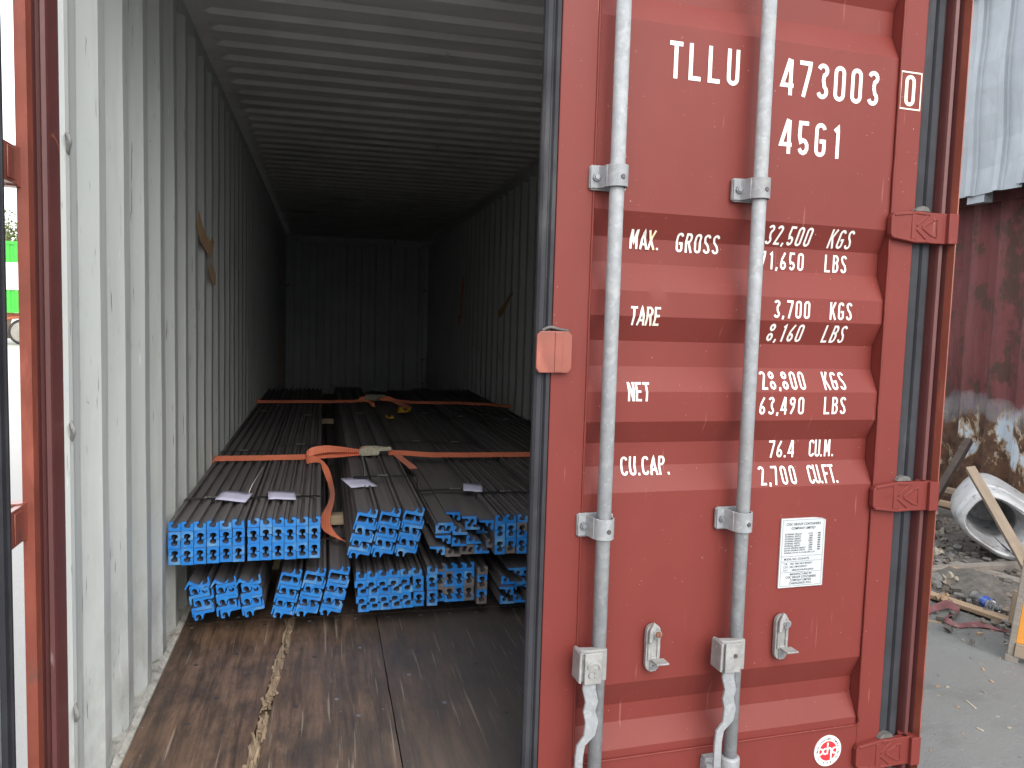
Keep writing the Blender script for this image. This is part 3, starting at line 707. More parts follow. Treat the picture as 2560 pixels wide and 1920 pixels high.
for i, ch in enumerate(s_):
    if ch == ' ': continue
    a = R(222-i*264/(len(s_)-1)); ca, sa = math.cos(a-math.pi/2), math.sin(a-math.pi/2); bx, bz = SX+.0345*math.cos(a), SZ+.0345*math.sin(a)
    text_geo(mb, ch, .0088, lambda p, q: (bx+p*ca-q*sa, -.0033, bz+p*sa+q*ca), 2, 'CENTER')
for i, ch in enumerate("新华昌"):
    a = R(252+i*18); ca, sa = math.cos(a+math.pi/2), math.sin(a+math.pi/2); bx, bz = SX+.041*math.cos(a), SZ+.041*math.sin(a)
    text_geo(mb, ch, .0078, lambda p, q: (bx+p*ca-q*sa, -.0033, bz+p*sa+q*ca), 2, 'CENTER')
def lg(pts, hw, k=[0]):
    k[0] += 1
    q = MB(); stroke_poly(q, pts, hw, lambda a, b, off: (SX+a, -.0036-.0001*k[0], SZ+b), 0); mb.add(q.v, q.f, 0)
lg(arc(-.026, 0, .0075, .0085, 120, -120), .0025); lg(arc(-.0095, 0, .0075, .0085, 60, 300), .0025)
lg([(-.002, .026), (-.002, -.0095)], .0025); lg(arc(.005, .0005, .0062, .008, 180, 0)+[(.0112, -.027)], .0025)
lg(arc(.0225, 0, .0075, .0085, 55, 305), .0025)
mb.obj("round_sticker", [m_stkwhite, m_stkred, m_ink], door)

# ---- left door swung open square to the face, only its hinge edge in view
LD = MB().box(-1.25, -.105, -.008, .046, -.02, 2.585).obj("door", m_postd, CT, None, (-1.252, -.030, 0), (0, 0, R(91)))
LD['label'] = "open left door, its hinge edge and gasket in view"
def lobj(mb, name, mats, smooth=None, bevel=None): return mb.obj(name, mats, LD, smooth, bevel=bevel)
gp = [(-.092, .010), (-.092, -.010), (-.097, -.020), (-.112, -.022), (-.118, -.012), (-.124, -.012), (-.130, -.022), (-.150, -.022), (-.158, -.0085), (-.158, .010)]
lobj(MB().prism(gp, -.01, 2.58, 'z'), "rubber_gasket", m_rub, 30)
lobj(MB().box(-.215, -.1585, -.013, -.0082, .0, 2.57), "gasket_retainer", m_galvd, bevel=.001)
z = .12
while z < 2.5:
    lobj(MB().tube([(-.187, -.013, z), (-.187, -.019, z)], [.012, .007], 12), "rivet", m_bolt); z += .13
for z in (.066, .862, 1.654, 2.40):
    mb = MB(); mb.tube([(0, 0, z-.044), (0, 0, z+.044)], .0215, 18); mb.box(-.1045, -.001, -.019, -.004, z-.041, z+.041); mb.box(-.080, -.030, -.0225, -.0191, z-.034, z+.034)
    lobj(mb, "hinge", m_post, 30, bevel=.002)

# ================================================================ steel bundles
BL = 6.0
PA = [(0, 0), (48, 0), (48, 29), (36, 29), (36.5, 18), (34, 12.5), (28, 10.5), (20, 10.5), (13.5, 13), (10.5, 18), (11, 23), (14, 27), (19, 28.5), (19, 36), (3, 36), (0, 33.5)]
PB = [(0, -26), (3, -28), (7, -27), (8.5, -5), (13, 0), (90, 0), (92, 2), (92, 34), (89, 38), (77, 37.5), (76.5, 32.5), (82, 31), (84.5, 27), (84.5, 20), (79, 14.5), (71, 13), (64, 15.5), (61, 21), (58, 36), (54.5, 36), (51, 22), (46, 15), (41, 13), (4, 13), (0, 9)]
PC = [(0, 0), (66, 0), (66, 8), (40, 9.5), (36, 14), (34, 26), (31, 26), (28, 16), (24, 12), (17, 11), (12, 14.5), (10.5, 20), (13, 25), (17, 27), (17, 33), (14, 35), (2, 35), (0, 33)]
def prof(P, sx, sz, mir=False, flip=False):
    W = max(p[0] for p in P)
    q = [(p[0]*sx/1000, p[1]*sz/1000) for p in P]
    if mir: q = [(W*sx/1000-a, b) for a, b in q]
    if flip: q = [(W*sx/1000-a, -b) for a, b in q]       # half turn: mouth down, base top at z=0
    return q
def bar_mesh(name, P, cap, side, ln=BL):
    return MB().prism(P, 0, ln, 'y', 0, 1).mesh(name, [side, cap])
KA = (.99, 1.05)
ME = {}
def get(kind, mir, flip, bare):
    k = (kind, mir, flip, bare)
    if k not in ME:
        P, sx, sz = {'A': (PA, .955, 1.015), 'B': (PB, .885, .955), 'C': (PC, 1.0, 1.08)}[kind]
        ME[k] = bar_mesh("rail_bar", prof(P, sx, sz, mir, flip), m_capg if bare else m_cap, m_barg if bare else m_bar)
    return ME[k]
def bar(parent, kind, x, y, z, rot=0., mir=False, flip=False, bare=False):
    """x, z: the bar's lower left corner (mouth up) or upper left corner (mouth down), relative to the bundle"""
    return link("rail_bar", get(kind, mir, flip, bare), parent, (x, y+random.gauss(0, .0035), z), (0, rot, 0))
def bands(parent, x0, x1, z0, z1, ys, clipf=.55, sag=.004):
    for i, y in enumerate(ys):
        t = .0012; mb = MB(); h = Vector((0, .014, 0))
        loop = [(x0-t, y, z0), (x0-t, y, z1-.004), (x0+.004, y, z1+t), (lerp(x0, x1, .3), y+.004, z1+t+.001), (lerp(x0, x1, .6), y-.003, z1+t+.001), (x1-.004, y, z1+t), (x1+t, y, z1-.004), (x1+t, y, z0), (x1-.003, y, z0-t), (x0+.003, y, z0-t), (x0-t, y, z0)]
        mb.ribbon(loop, [h]*len(loop), .0016)
        mb.obj("steel_band", m_band, parent)
        cx = lerp(x0, x1, clipf+random.uniform(-.06, .06)); mb = MB(); pts = []; 
        for k in range(9): pts.append((cx-.026+k*.0065, y+(.004 if k % 2 else -.004), z1+.006+(.004 if k % 2 else 0)))
        mb.ribbon(pts, [Vector((0, .011, 0))]*9, .002)
        mb.obj("band_clip", m_clip, parent)
def bundle(label, x, y, z, group):
    return empty("steel_bundle", label, "steel bundle", (x, y, z), group)
GU, GL_ = "upper layer of steel bundles", "lower layer of steel bundles"
def stackA(root, cols, pitch, mir=False, pairs=2, bare=0., shift=0., jz=0., jx=0.):
    """top bar mouth up above pairs that face each other"""
    h1, h0 = .0362*1.035, .0292*1.035; ph = h1+h0+.0008
    for c in range(cols):
        for p in range(pairs):
            x = c*pitch+(shift if p else 0)+random.uniform(-jx, jx); z = p*ph+c*jz
            bar(root, 'A', x, 0, z, mir=mir, bare=random.random() < bare)
            bar(root, 'A', x+random.uniform(-.0012, .0012), 0, z+ph-.0006, mir=mir, flip=True, bare=random.random() < bare)
        bar(root, 'A', c*pitch+random.uniform(-jx, jx), 0, pairs*ph+c*jz, mir=mir, bare=random.random() < bare*.5)
    return pairs*ph+h1
def stackB(root, cols, pitch, seq, tilt, jit=.003, rotj=.0, toptilt=None, x0=0):
    """seq from the bottom: D = mouth down, U = mouth up"""
    c_, s_ = math.cos(tilt), math.sin(tilt)
    for c in range(cols):
        z = .026; prev = None
        for i, k in enumerate(seq):
            if k == 'D':
                if prev == 'U': z += .026+.0005
                elif prev == 'D': z += .026
                z += .0135; zz = z                      # upper face of its base
                lx = .010
            else:
                if prev == 'U': z += .0255
                z += .0008; zz = z; z += .0135; lx = 0
            t = tilt+random.uniform(-rotj, rotj); ex = random.uniform(-jit, jit); dz = 0
            if toptilt is not None and i == len(seq)-1: t = toptilt; dz = .012
            bar(root, 'B', x0+c*pitch+lx*c_+zz*s_+ex, 0, zz*c_-lx*s_+dz, rot=t, flip=(k == 'D'))
            prev = k
    return z
# ---- upper layer
ZU = .342
b = bundle("steel bundle against the grey left wall, six columns, topmost layer", -1.168, 1.29, ZU, GU)
hA = stackA(b, 6, .0482, jz=.0008, jx=.0006); bands(b, -.001, .289, 0, hA+.003, (.39, 1.66, 3.7), .42)
b = bundle("upper steel bundle beside the dangling orange strap end, hooks on the right side", -.868, 1.285, ZU+.008, GU)
stackA(b, 6, .0478, mir=True, jx=.0006); bands(b, -.001, .287, 0, hA+.001, (.375, 1.845, 3.36), .55)
b = bundle("upper bundle of slanting Z shaped rails under the near ratchet buckle", -.478, 1.295, ZU, GU)
stackB(b, 3, .0985, "DUDUDUU", R(13), .0015, .01); bands(b, .05, .355, .04, .232, (.545, 3.07), .5)
b = bundle("upper bundle of ragged flat topped bars next to the slanting rails", -.132, 1.30, ZU-.005, GU)
def at(kind, mir, flip, cx, cy, dY, bare=False):
    x = -.132+(cx-914)*.00041; z = .357+(818-cy)*.00041
    t = (3.3+dY)/3.3; x = -.58+(x+.58)*t; z = 1.347+(z-1.347)*t
    bar(b, kind, x+.132, dY, z-(ZU-.005), mir=mir, flip=flip, bare=bare)
for a in [(False, 1010, 524, .0), (True, 988, 640, .0), (False, 1095, 416, .145), (False, 1262, 462, .085), (True, 1298, 606, .075), (False, 1452, 510, .03), (False, 1610, 508, .02),
          (True, 1165, 657, .0), (True, 1420, 650, .16), (False, 985, 656, .0), (False, 1580, 602, .03), (True, 1160, 780, .0), (True, 1310, 754, .03), (True, 1622, 745, .03), (True, 1530, 806, .05, True),
          (False, 930, 776, .0), (True, 1095, 888, .01, True), (False, 1255, 762, .03, True), (True, 1250, 876, .03, True), (True, 1405, 870, .01)]:
    up, cx, cy_, dY = a[:4]
    at('C', False, not up, cx, cy_, dY, len(a) > 4)
# closed course of flat bars that carries the top course further in
for k in range(4): bar(b, 'C', .03+k*.066, .30, .060, flip=False, bare=True)
bands(b, .0, .345, .0, .166, (.525, 2.08), .55)
b = bundle("upper ribbed steel bundle cut off by the red door edge", .158, 1.30, ZU-.012, GU)
stackA(b, 6, .050, bare=.35, jx=.001); bands(b, -.001, .30, 0, hA+.003, (.43, 2.0, 3.65), .5)
b = bundle("ribbed steel bundle in the upper layer behind the door, second from the right wall", .470, 1.34, ZU+.010, GU)
stackA(b, 4, .050, bare=.2, jx=.001); bands(b, -.001, .20, 0, hA+.003, (1.3, 3.2), .5)
b = bundle("ribbed steel bundle in the upper layer along the right wall", .700, 1.32, ZU, GU)
stackA(b, 8, .0535, mir=True, bare=.2, jx=.001); bands(b, -.001, .43, 0, hA+.003, (1.5, 3.1), .5)
# ---- lower layer
b = bundle("lower steel bundle with skewed L shaped rails at the left wall", -1.10, 1.36, .082, GL_)
stackB(b, 3, .099, "DUDUDU", R(-8), .004, .05, toptilt=R(27), x0=.012); bands(b, -.02, .29, .0, .19, (.5, 2.3), .5)
b = bundle("lower bundle of slanting Z shaped rails below the dangling orange strap", -.785, 1.355, .082, GL_)
stackB(b, 3, .0985, "DUDUDUU", R(14), .0025, .02); bands(b, .04, .335, .03, .23, (.35, 2.2), .2)
b = bundle("lower bundle of blue keyhole bars standing at the middle of the floor, seven columns", -.428, 1.35, .086, GL_)
h1, h0 = .0362*1.035, .0292*1.035; ph = h1+h0+.0008
for c in range(7):
    xo = 0 if c < 6 else .006
    sh = (0, .006, -.004, -.008, 0)
    x = c*.0485+xo
    q = .007*(5-c)/5 if c < 6 else .004
    bar(b, 'A', x+q, 0, c*.002); bar(b, 'A', x+(q-.010 if c < 5 else q), 0, ph+c*.002-.0006, flip=True)
    bar(b, 'A', x+(q-.003 if c < 6 else q), 0, ph+c*.002); bar(b, 'A', x+(q-.017 if c < 5 else q-.004), 0, 2*ph+c*.002-.0006, flip=True)
    bar(b, 'A', x+(q-.012 if c < 6 else q), 0, 2*ph+c*.002, bare=False)
bands(b, -.012, .350, 0, .178, (.45, 2.1), .5)
b = bundle("lower bundle of half painted blue and bare grey bars beside the seven column stack", -.086, 1.40, .094, GL_)
stackA(b, 4, .0435, mir=True, bare=.45, jx=.001)
for i, (zz_, fl, br_) in enumerate(((0, False, True), (ph-.0006, True, False), (ph, False, True), (2*ph-.0006, True, False), (2*ph, False, True))):
    bar(b, 'A', .186, -.03, zz_-.012, mir=True, flip=fl, bare=br_)
bands(b, -.001, .235, 0, .172, (.5, 2.1), .5)
b = bundle("jumbled blue bar bundle on the floor at the red door edge", .196, 1.36, .078, GL_)
for a in ((.010, .0, 0, 0), (.072, .002, 0, 0), (.134, .0, 0, 0), (.0, .086, 0, 1), (.055, .083, 1, 1), (.118, .086, 0, 1), (.014, .090, 0, 0), (.080, .092, 1, 0), (.142, .090, 0, 0), (.040, .170, 0, 1), (.104, .168, 1, 1), (.166, .170, 0, 1), (.195, .0, 0, 0), (.18, .088, 0, 1)):
    bar(b, 'C', a[0], random.uniform(-.02, .03), a[1], mir=bool(a[2]), flip=bool(a[3]))
bands(b, -.001, .26, 0, .172, (.6, 2.1), .5)
# ---- timber between and below the layers
def timber(y, z0, z1, x0, x1, label, wd=.07):
    o = MB().box(-(x1-x0)/2, (x1-x0)/2, -wd/2, wd/2, 0, z1-z0).obj("timber_bearer", m_timb, None, None, ((x0+x1)/2, y, z0), bevel=.003)
    tag(o, label, "timber bearer", "timber bearers under the steel")
timber(2.07, .290, .340, -1.14, 1.13, "pale timber bearer showing between the two layers below the near strap")
timber(5.95, .290, .340, -1.14, 1.13, "timber bearer between the layers, far in under the far strap")
timber(2.30, .0, .080, -1.14, .6, "timber bearer on the floor under the lower layer, near the open end")
timber(6.2, .0, .080, -1.14, .6, "timber bearer on the floor under the lower layer, deep inside")

# ---- paper tags
def papertag(x, y, z, rot, tilt, w_, h2_, label, wire=None):
    t = empty("paper_tag", label, "paper tag", (x, y, z+.004), "lilac tags on the steel bundles", (tilt+R(7), R(3), rot))
    w_ *= 1.12; h2_ *= 1.15
    rows = [[(lerp(-w_/2, w_/2, i/6), lerp(-h2_/2, h2_/2, j/3), .0015*math.sin(i*.9)+.001*math.cos(j)) for i in range(7)] for j in range(4)]
    sheet(rows, "card", m_tag, t, .0008, True)
    mb = MB()
    for k in range(6): mb.box(-w_*.36, w_*random.uniform(.1, .36), -h2_*.3+k*h2_*.11, -h2_*.3+k*h2_*.11+.0016, .0105, .0108)
    mb.box(-w_*.47, -w_*.25, -h2_*.46, -h2_*.3, .0105, .0108)
    MB().tube(catmull([(w_*.40, h2_*.38, .004), (w_*.42, h2_*.5, .02), (w_*.5, h2_*.9, .05), (w_*.62, h2_*1.5, .085)] if wire else [(w_*.40, h2_*.38, .004), (w_*.42, h2_*.5, .012), (w_*.46, h2_*.7, .006)], 4), .0012, 6).obj("tie_wire", m_wire, t)
papertag(-.955, 1.625, .537, R(-14), R(6), .120, .085, "lilac paper tag with upright wire on the bundle at the left wall", True)
papertag(-.752, 1.625, .537, R(6), R(4), .105, .085, "lilac paper tag beside the dangling orange strap end")
papertag(-.405, 1.80, .553, R(28), R(8), .125, .095, "lilac paper tag on the slanting rails under the near ratchet buckle", True)
papertag(.150, 1.795, .517, R(-8), R(5), .085, .085, "lilac paper tag on the flat topped bars near the door edge")

# ---- ratchet straps across the load
Y1, Z1 = 2.62, .540
rs = empty("ratchet_strap", "near orange ratchet strap tight across the steel with a loose end hanging down", "ratchet strap", (0, Y1, Z1), "orange ratchet straps")
H5 = Vector((0, .0215, .0105))
def webbing(parent, name, pts, wid, mat=m_web, th=.0022): return MB().ribbon(pts, wid, th).obj(name, mat, parent, 60)
pts = [(-1.1755, 0, -.06), (-1.1735, 0, -.022), (-1.160, 0, -.004), (-.9, 0, -.003), (-.66, 0, .000), (-.48, 0, .010), (-.345, .0, .022)]
webbing(rs, "webbing", pts, [Vector((0, .024, 0))]*2+[H5]*5)
pts = [(-.20, 0, .020), (-.10, 0, .016), (.05, 0, .004), (.3, 0, .001), (.8, 0, .0), (1.155, 0, -.002), (1.1735, 0, -.03)]
webbing(rs, "webbing", pts, [H5]*7)
def tilted(v, a): return Vector((0, .024*math.cos(a), .024*math.sin(a)))
# upper layer of the loop: rises from the buckle, folds over at the left and hangs toward the viewer
A = [(-.335, -.002, .026), (-.45, -.006, .040), (-.55, -.012, .046), (-.62, -.018, .038), (-.655, -.03, .022), (-.665, -.05, .004), (-.652, -.075, -.004), (-.62, -.10, .004), (-.585, -.13, -.004)]
AW = [tilted(0, a) for a in (R(10), R(28), R(48), R(62), R(75), R(85), R(70), R(40), R(20))]
A += [(-.562, -.19, -.030), (-.540, -.27, -.07), (-.528, -.36, -.105), (-.527, -.46, -.130), (-.538, -.57, -.150), (-.556, -.68, -.172), (-.560, -.76, -.192), (-.545, -.84, -.208), (-.515, -.91, -.218), (-.478, -.96, -.228)]
AW += [Vector((.012, .018, .008)), Vector((.010, .012, .017)), Vector((.008, .006, .021)), Vector((.014, .003, .019)), Vector((.020, .001, .013)), Vector((.023, -.002, .006)), Vector((.023, -.004, .004)), Vector((.022, -.008, .003)), Vector((.017, -.016, .002)), Vector((.013, -.020, .0))]
PP = catmull(A, 5); WW = catmull(AW, 5)
webbing(rs, "loose_end", PP, WW)
pts = catmull([(-.16, -.01, .016), (-.14, -.09, .006), (-.125, -.18, .002), (-.108, -.30, .001), (-.098, -.41, .002)], 4)
webbing(rs, "short_tail", pts, [Vector((.020, .006, .002))]*len(pts))
def ratchet(parent, x, y, z, rot, sc_=1.0):
    e = bpy.data.objects.new("ratchet_buckle", None)
    M_ = Matrix.Translation((x, y, z)) @ Matrix.Rotation(rot, 4, 'Z') @ Matrix.Scale(sc_, 4)
    side = [(-.075, .006), (-.072, .030), (-.058, .042), (-.035, .046), (.030, .044), (.036, .030), (.036, .010), (.026, .002), (-.060, -.002)]
    base = MB()
    for yy in (-.030, .026): base.prism(side, yy, yy+.0035, 'y')
    base.box(-.03, .03, -.0265, .0255, .0, .0025)
    for (cx, cz, rr) in ((-.052, .022, .011), (.018, .010, .008), (.000, .028, .006)): base.tube([(cx, -.036, cz), (cx, .036, cz)], rr, 12)
    base.box(-.015, .012, -.0335, -.0305, .024, .029)
    b_ = base.obj("ratchet_buckle", m_brass, parent, 35); b_.matrix_local = M_
    hd = MB()
    for yy in (-.025, .0215): hd.prism([(-.06, .016), (-.058, .030), (-.02, .040), (.090, .044), (.102, .038), (.102, .030), (.09, .026), (-.02, .022)], yy, yy+.003, 'y')
    hd.box(.055, .098, -.0215, .0214, .030, .046); hd.tube([(.095, -.03, .034), (.095, .03, .034)], .0045, 10)
    hd.obj("ratchet_handle", m_brass, b_, 35)
    mb = MB(); mb.tube([(-.052, -.026, .022), (-.052, .026, .022)], .019, 16); mb.obj("wound_webbing", m_web, b_, 40)
    return b_
ratchet(rs, -.292, -.005, .010, R(-2), 1.05)
rs2 = empty("ratchet_strap", "far orange ratchet strap across the steel, deep in the container", "ratchet strap", (0, 5.58, Z1), "orange ratchet straps")
webbing(rs2, "webbing", [(-1.172, 0, .03), (-1.165, .02, .0), (-.6, .0, .006), (-.28, .0, .012), (-.19, 0, .03)], [H5]*5)
webbing(rs2, "webbing", [(-.03, 0, .03), (.08, .0, .024), (.25, -.02, .005), (.7, -.05, .003), (.95, -.14, .002), (1.168, -.30, .0), (1.174, -.31, .03)], [H5]*7)
ratchet(rs2, -.115, .0, .02, R(12), 1.15)
pts = catmull([(-.21, -.01, .02), (-.235, -.03, .03), (-.20, -.04, .035), (-.15, -.05, .02), (-.13, -.12, .0), (-.10, -.14, -.01)], 5)
webbing(rs2, "loose_end", pts, [Vector((0, .02, .02))]*len(pts))
pts = catmull([(-.05, .0, .03), (.0, .01, .045), (.05, .0, .036), (.10, -.05, .014), (.14, -.3, .01), (.19, -.55, .004)], 5)
webbing(rs2, "short_tail", pts, [Vector((.012, .012, .014))]*len(pts))
def claw(x, y, z, rot, s_, label):
    M_ = Matrix.Rotation(rot, 4, 'Z') @ Matrix.Scale(s_, 4)
    mb = MB(); mb.prism([(-.09, 0), (.02, .0), (.05, .015), (.05, .055), (.035, .055), (.03, .028), (.0, .018), (-.03, .022), (-.05, .055), (-.075, .055), (-.08, .02), (-.09, .016)], -.02, .02, 'y', mat=M_)
    o = mb.obj("strap_hook", m_hook, None, 30, (x, y, z), bevel=.002); tag(o, label, "strap hook", "yellow strap hooks on the steel")
claw(.135, 4.93, .524, R(20), .85, "large yellow strap hook lying behind the far ratchet strap tail")
claw(-.045, 4.52, .522, R(160), .5, "small yellow strap hook lying on the flat bars short of the far strap")

# ---- straps hanging on the side walls
def hang(name, label, pts, wid, mat, grp):
    o = MB().ribbon(catmull(pts, 5), catmull(wid, 5), .002).obj(name, mat, None, 60); return tag(o, label, "lashing strap", grp)
G3 = "lashing straps hanging on the walls"
hang("lashing_strap", "ochre strap hooked on the grey left wall with a folded end", [(-1.172, 2.10, 1.80), (-1.168, 2.20, 1.735), (-1.160, 2.33, 1.69), (-1.150, 2.44, 1.675), (-1.158, 2.50, 1.70), (-1.160, 2.44, 1.715), (-1.160, 2.40, 1.66), (-1.162, 2.44, 1.60)],
     [Vector((0, .030, .042))]*2+[Vector((0, .02, .036))]*2+[Vector((.005, .02, .028))]*2+[Vector((0, .012, .01))]*2, m_webY, G3)
hang("lashing_strap", "small ochre strap end dangling on the grey left wall", [(-1.162, 2.44, 1.60), (-1.165, 2.47, 1.575), (-1.162, 2.52, 1.555), (-1.160, 2.62, 1.53), (-1.165, 2.69, 1.525)], [Vector((0, .008, .01)), Vector((0, .02, .03)), Vector((0, .03, .036)), Vector((0, .03, .034)), Vector((0, .01, .022))], m_webY, G3)
hang("lashing_strap", "long orange strap hanging down the far left wall to the load", [(-1.165, 9.0, 1.86), (-1.15, 8.93, 1.80), (-1.135, 8.75, 1.70), (-1.13, 8.62, 1.5), (-1.13, 8.58, 1.1), (-1.13, 8.52, .7), (-1.13, 8.46, .38)], [Vector((0, .035, .02))]*3+[Vector((0, .045, 0)), Vector((0, .055, 0)), Vector((0, .06, 0)), Vector((0, .06, 0))], m_web, G3)
hang("lashing_strap", "orange strap hanging on the far right wall with a hooked lower end", [(1.165, 8.06, 1.90), (1.155, 8.06, 1.78), (1.15, 8.05, 1.66), (1.14, 8.08, 1.5), (1.15, 8.14, 1.40), (1.15, 8.30, 1.36), (1.155, 8.27, 1.28)], [Vector((0, .03, 0)), Vector((0, .06, 0)), Vector((0, .05, 0)), Vector((0, .045, 0)), Vector((0, .05, .01)), Vector((0, .06, .02)), Vector((0, .04, 0))], m_web, G3)
hang("lashing_strap", "small ochre strap hanging slantwise on the right wall", [(1.168, 5.34, 1.62), (1.162, 5.50, 1.56), (1.160, 5.62, 1.50), (1.158, 5.75, 1.45), (1.158, 5.87, 1.41)], [Vector((0, .012, .012)), Vector((0, .012, .018)), Vector((0, .02, .025)), Vector((0, .035, .035)), Vector((0, .03, .03))], m_webY, G3)

# ================================================================ yard on the right
def rusty_mat():
    g = NT("rusty_red_cladding")
    z = g.axis(2)
    col = g.mix(g.ramp(g.noise(2, (1, 3, .4)), .3, .7), (.105, .026, .027), (.165, .045, .046))
    col = g.mix(g.mul(g.ramp(g.noise(3, (1, 4, .25), 8, .7), .5, .72), .7), col, (.20, .075, .085))       # chalked vertical streaks
    col = g.mix(g.mul(g.ramp(g.noise(3.3, (1, 1, .7), 10, .7), .50, .55), .9), col, (.060, .030, .021))
    low = g.ramp(g.add(z, g.mul(g.noise(1.6, detail=6), .9)), 1.42, 1.20)
    old = g.mix(g.ramp(g.noise(6, (1, 2, .5)), .4, .6), (.40, .47, .55), (.50, .55, .60))
    old = g.mix(g.mul(g.ramp(g.noise(14, (1, 3, .4), 8), .55, .65), .8), old, (.19, .26, .40))
    col = g.mix(low, col, old)
    rp = g.noise(2.6, (1, 1.3, .8), 12, .68, .4)
    rust = g.mix(g.ramp(g.noise(15, detail=8), .35, .65), (.045, .022, .015), (.125, .060, .030))
    rm = g.mul(low, g.ramp(rp, .46, .485))
    col = g.mix(rm, col, rust)
    col = g.mix(g.mul(g.mul(g.ramp(rp, .43, .46), g.ramp(rp, .49, .47)), g.mul(low, .8)), col, (.30, .19, .08))
    rust2 = g.ramp(g.add(z, g.mul(g.noise(2.3, detail=8), .8)), .72, .5)
    col = g.mix(g.mul(rust2, .85), col, rust)
    g.l(col, g.b.inputs['Base Color']); g.b.inputs['Roughness'].default_value = .75
    g.bump(g.add(g.noise(9, detail=10, rough=.7), g.mul(g.ramp(rp, .46, .49), -.4)), .5, .008); return g.m
m_rusty = rusty_mat()
WX = 4.72
RC = empty("rusty_container", "old rusty dark red container behind the scrap, pale blue paint showing through", "container", (WX, 0, GZ))
prof = []; y = -2.0
while y < 9.0: prof += [(y, 0), (y+.075, 0), (y+.135, .05), (y+.215, .05)]; y += .278
rows = []
for z in (.0, .3, .6, .9, 1.2, 1.6, 2.0, 2.4, 2.6):
    rows.append([(d+.012*noise.noise((yy*1.7, z*1.9, 4)), yy, z) for yy, d in prof])
sheet(rows, "side_wall", m_rusty, RC, .003)
MB().box(.06, 2.4, -2.0, 9.0, .0, 2.60).obj("body", m_rusty, RC)
MB().box(-.01, .06, -2.0, 9.0, -.0, .12).obj("bottom_rail", m_rusty, RC, bevel=.006)
MB().box(-.012, .06, -2.0, 9.0, 2.6, 2.72).obj("top_rail", m_rusty, RC, bevel=.006)
m_clad = paint("weathered_blue_grey_sheet", (.25, .275, .305), .42, .1, var=.08, vs=3, layers=[((.38, .42, .46), 4, .5, .7, .6, (1, 1, .3)), ((.24, .28, .36), 9, .66, .72, .7), ((.22, .16, .12), 30, .72, .76, .8), ((.12, .13, .16), 7, .72, .75, .8, (1, 1, .3))], bump=.5, bs=7)
m_dark = paint("dark_steel_frame", (.05, .05, .055), .6)
SH = empty("metal_shed", "blue grey dented metal sheet shed wall hanging above the rusty container", "shed", (4.42, 0, 2.45))
def clad(y0, y1, z0, z1, x):
    prof = []; y = y0; n = int(round((y1-y0)/.25)); p = (y1-y0)/n
    for k in range(n): prof += [(y, 0), (y+.165*p/.25, 0), (y+.175*p/.25, -.012), (y+.183*p/.25, -.034), (y+.230*p/.25, -.034), (y+.242*p/.25, 0)]; y += p
    prof.append((y1, 0)); rows = []
    nz = 9
    for j in range(nz):
        z = lerp(z0, z1, j/(nz-1)); rw = []
        for yy, d in prof:
            q = noise.noise((yy*2.2, z*1.6, x*3)); dent = .045*q if j else .02*q
            rw.append((x+d+dent, yy, z+(.018*noise.noise((yy*4, 1, x)) if j == 0 else 0)))
        rows.append(rw)
    return sheet(rows, "cladding_sheet", m_clad, SH, .0015)
y = 5.2; k = 0
while y > .2:
    clad(y-.78, y+.015, .0+(.02*(k % 2)), 1.62, .0 if k % 2 else .012); clad(y-.79, y+.02, 1.56, 3.6, -.035-(.012*(k % 2))); y -= .76; k += 1
MB().box(.03, .30, -2, 9, .06, .16).obj("eave_beam", m_dark, SH)
MB().box(.08, 2.7, -2, 9.0, .30, 3.7).obj("body", m_dark, SH)
MB().box(-.5, 2.8, -2, 9.2, 3.72, 3.80).obj("roof", m_clad, SH)
MB().box(.02, .10, 3.25, 3.42, -.06, .06).obj("bracket", m_clad, SH)
SH.location.z = 2.45
# unseen two tier stack further along, added to keep the yard shaded
US = empty("added_shade_stack", "unseen container stack added behind the metal shed to shade the yard", "container", (5.2, 0, 0))
def stacked(x, y0, y1, z0, z1):
    prof = []; y = y0
    while y < y1: prof += [(y, 0), (y+.07, 0), (y+.14, .036), (y+.21, .036)]; y += .278
    sheet([[(d, yy, z) for yy, d in prof] for z in (z0, z1)], "side_wall", m_rusty, US, .003)
    MB().box(.04, 2.4, y0, y1, z0, z1).obj("body", m_rusty, US)
stacked(0, 9.2, 21.2, GZ, 2.42); stacked(0, 9.0, 21.0, 2.45, 5.05)

# ---- washing machine
m_wh = paint("white_enamel_dirty", (.47, .48, .50), .38, var=.05, vs=5, layers=[((.24, .23, .22), 6, .48, .70, .75, (1, .5, 1)), ((.08, .075, .07), 14, .58, .68, .85), ((.3, .22, .16), 30, .7, .74, .7)], bump=.15, bs=12)
m_whd = paint("drum_inside_grey", (.20, .205, .21), .5, var=.3, vs=8, layers=[((.42, .42, .40), 14, .55, .66, .8), ((.05, .05, .05), 9, .55, .68, .8)], bump=.5, bs=20)
m_blk = paint("black_plastic", (.02, .02, .022), .4)
m_pinkp = paint("faded_red_print", (.55, .25, .27), .5)
WM = empty("washing_machine", "scrapped white washing machine shell lying tilted with an empty drum opening and knobs", "washing machine", (3.765, 2.195, .100)); WM.scale = (.9, .9, .9)
fr = (Vector((-.56, -.80, -.10))).normalized()         # way the front looks
back = -fr; rt = Vector((-fr.y, fr.x, 0)).normalized(); rt = -rt if rt.dot(Vector((.8, -.6, 0))) < 0 else rt
up_ = rt.cross(fr).normalized(); up_ = up_ if up_.z > 0 else -up_
def SQ(a, rx, ry, n, rot):
    c, s = math.cos(a), math.sin(a)
    x = rx*math.copysign(abs(c)**(2/n), c); y = ry*math.copysign(abs(s)**(2/n), s)
    return x*math.cos(rot)-y*math.sin(rot), x*math.sin(rot)+y*math.cos(rot)
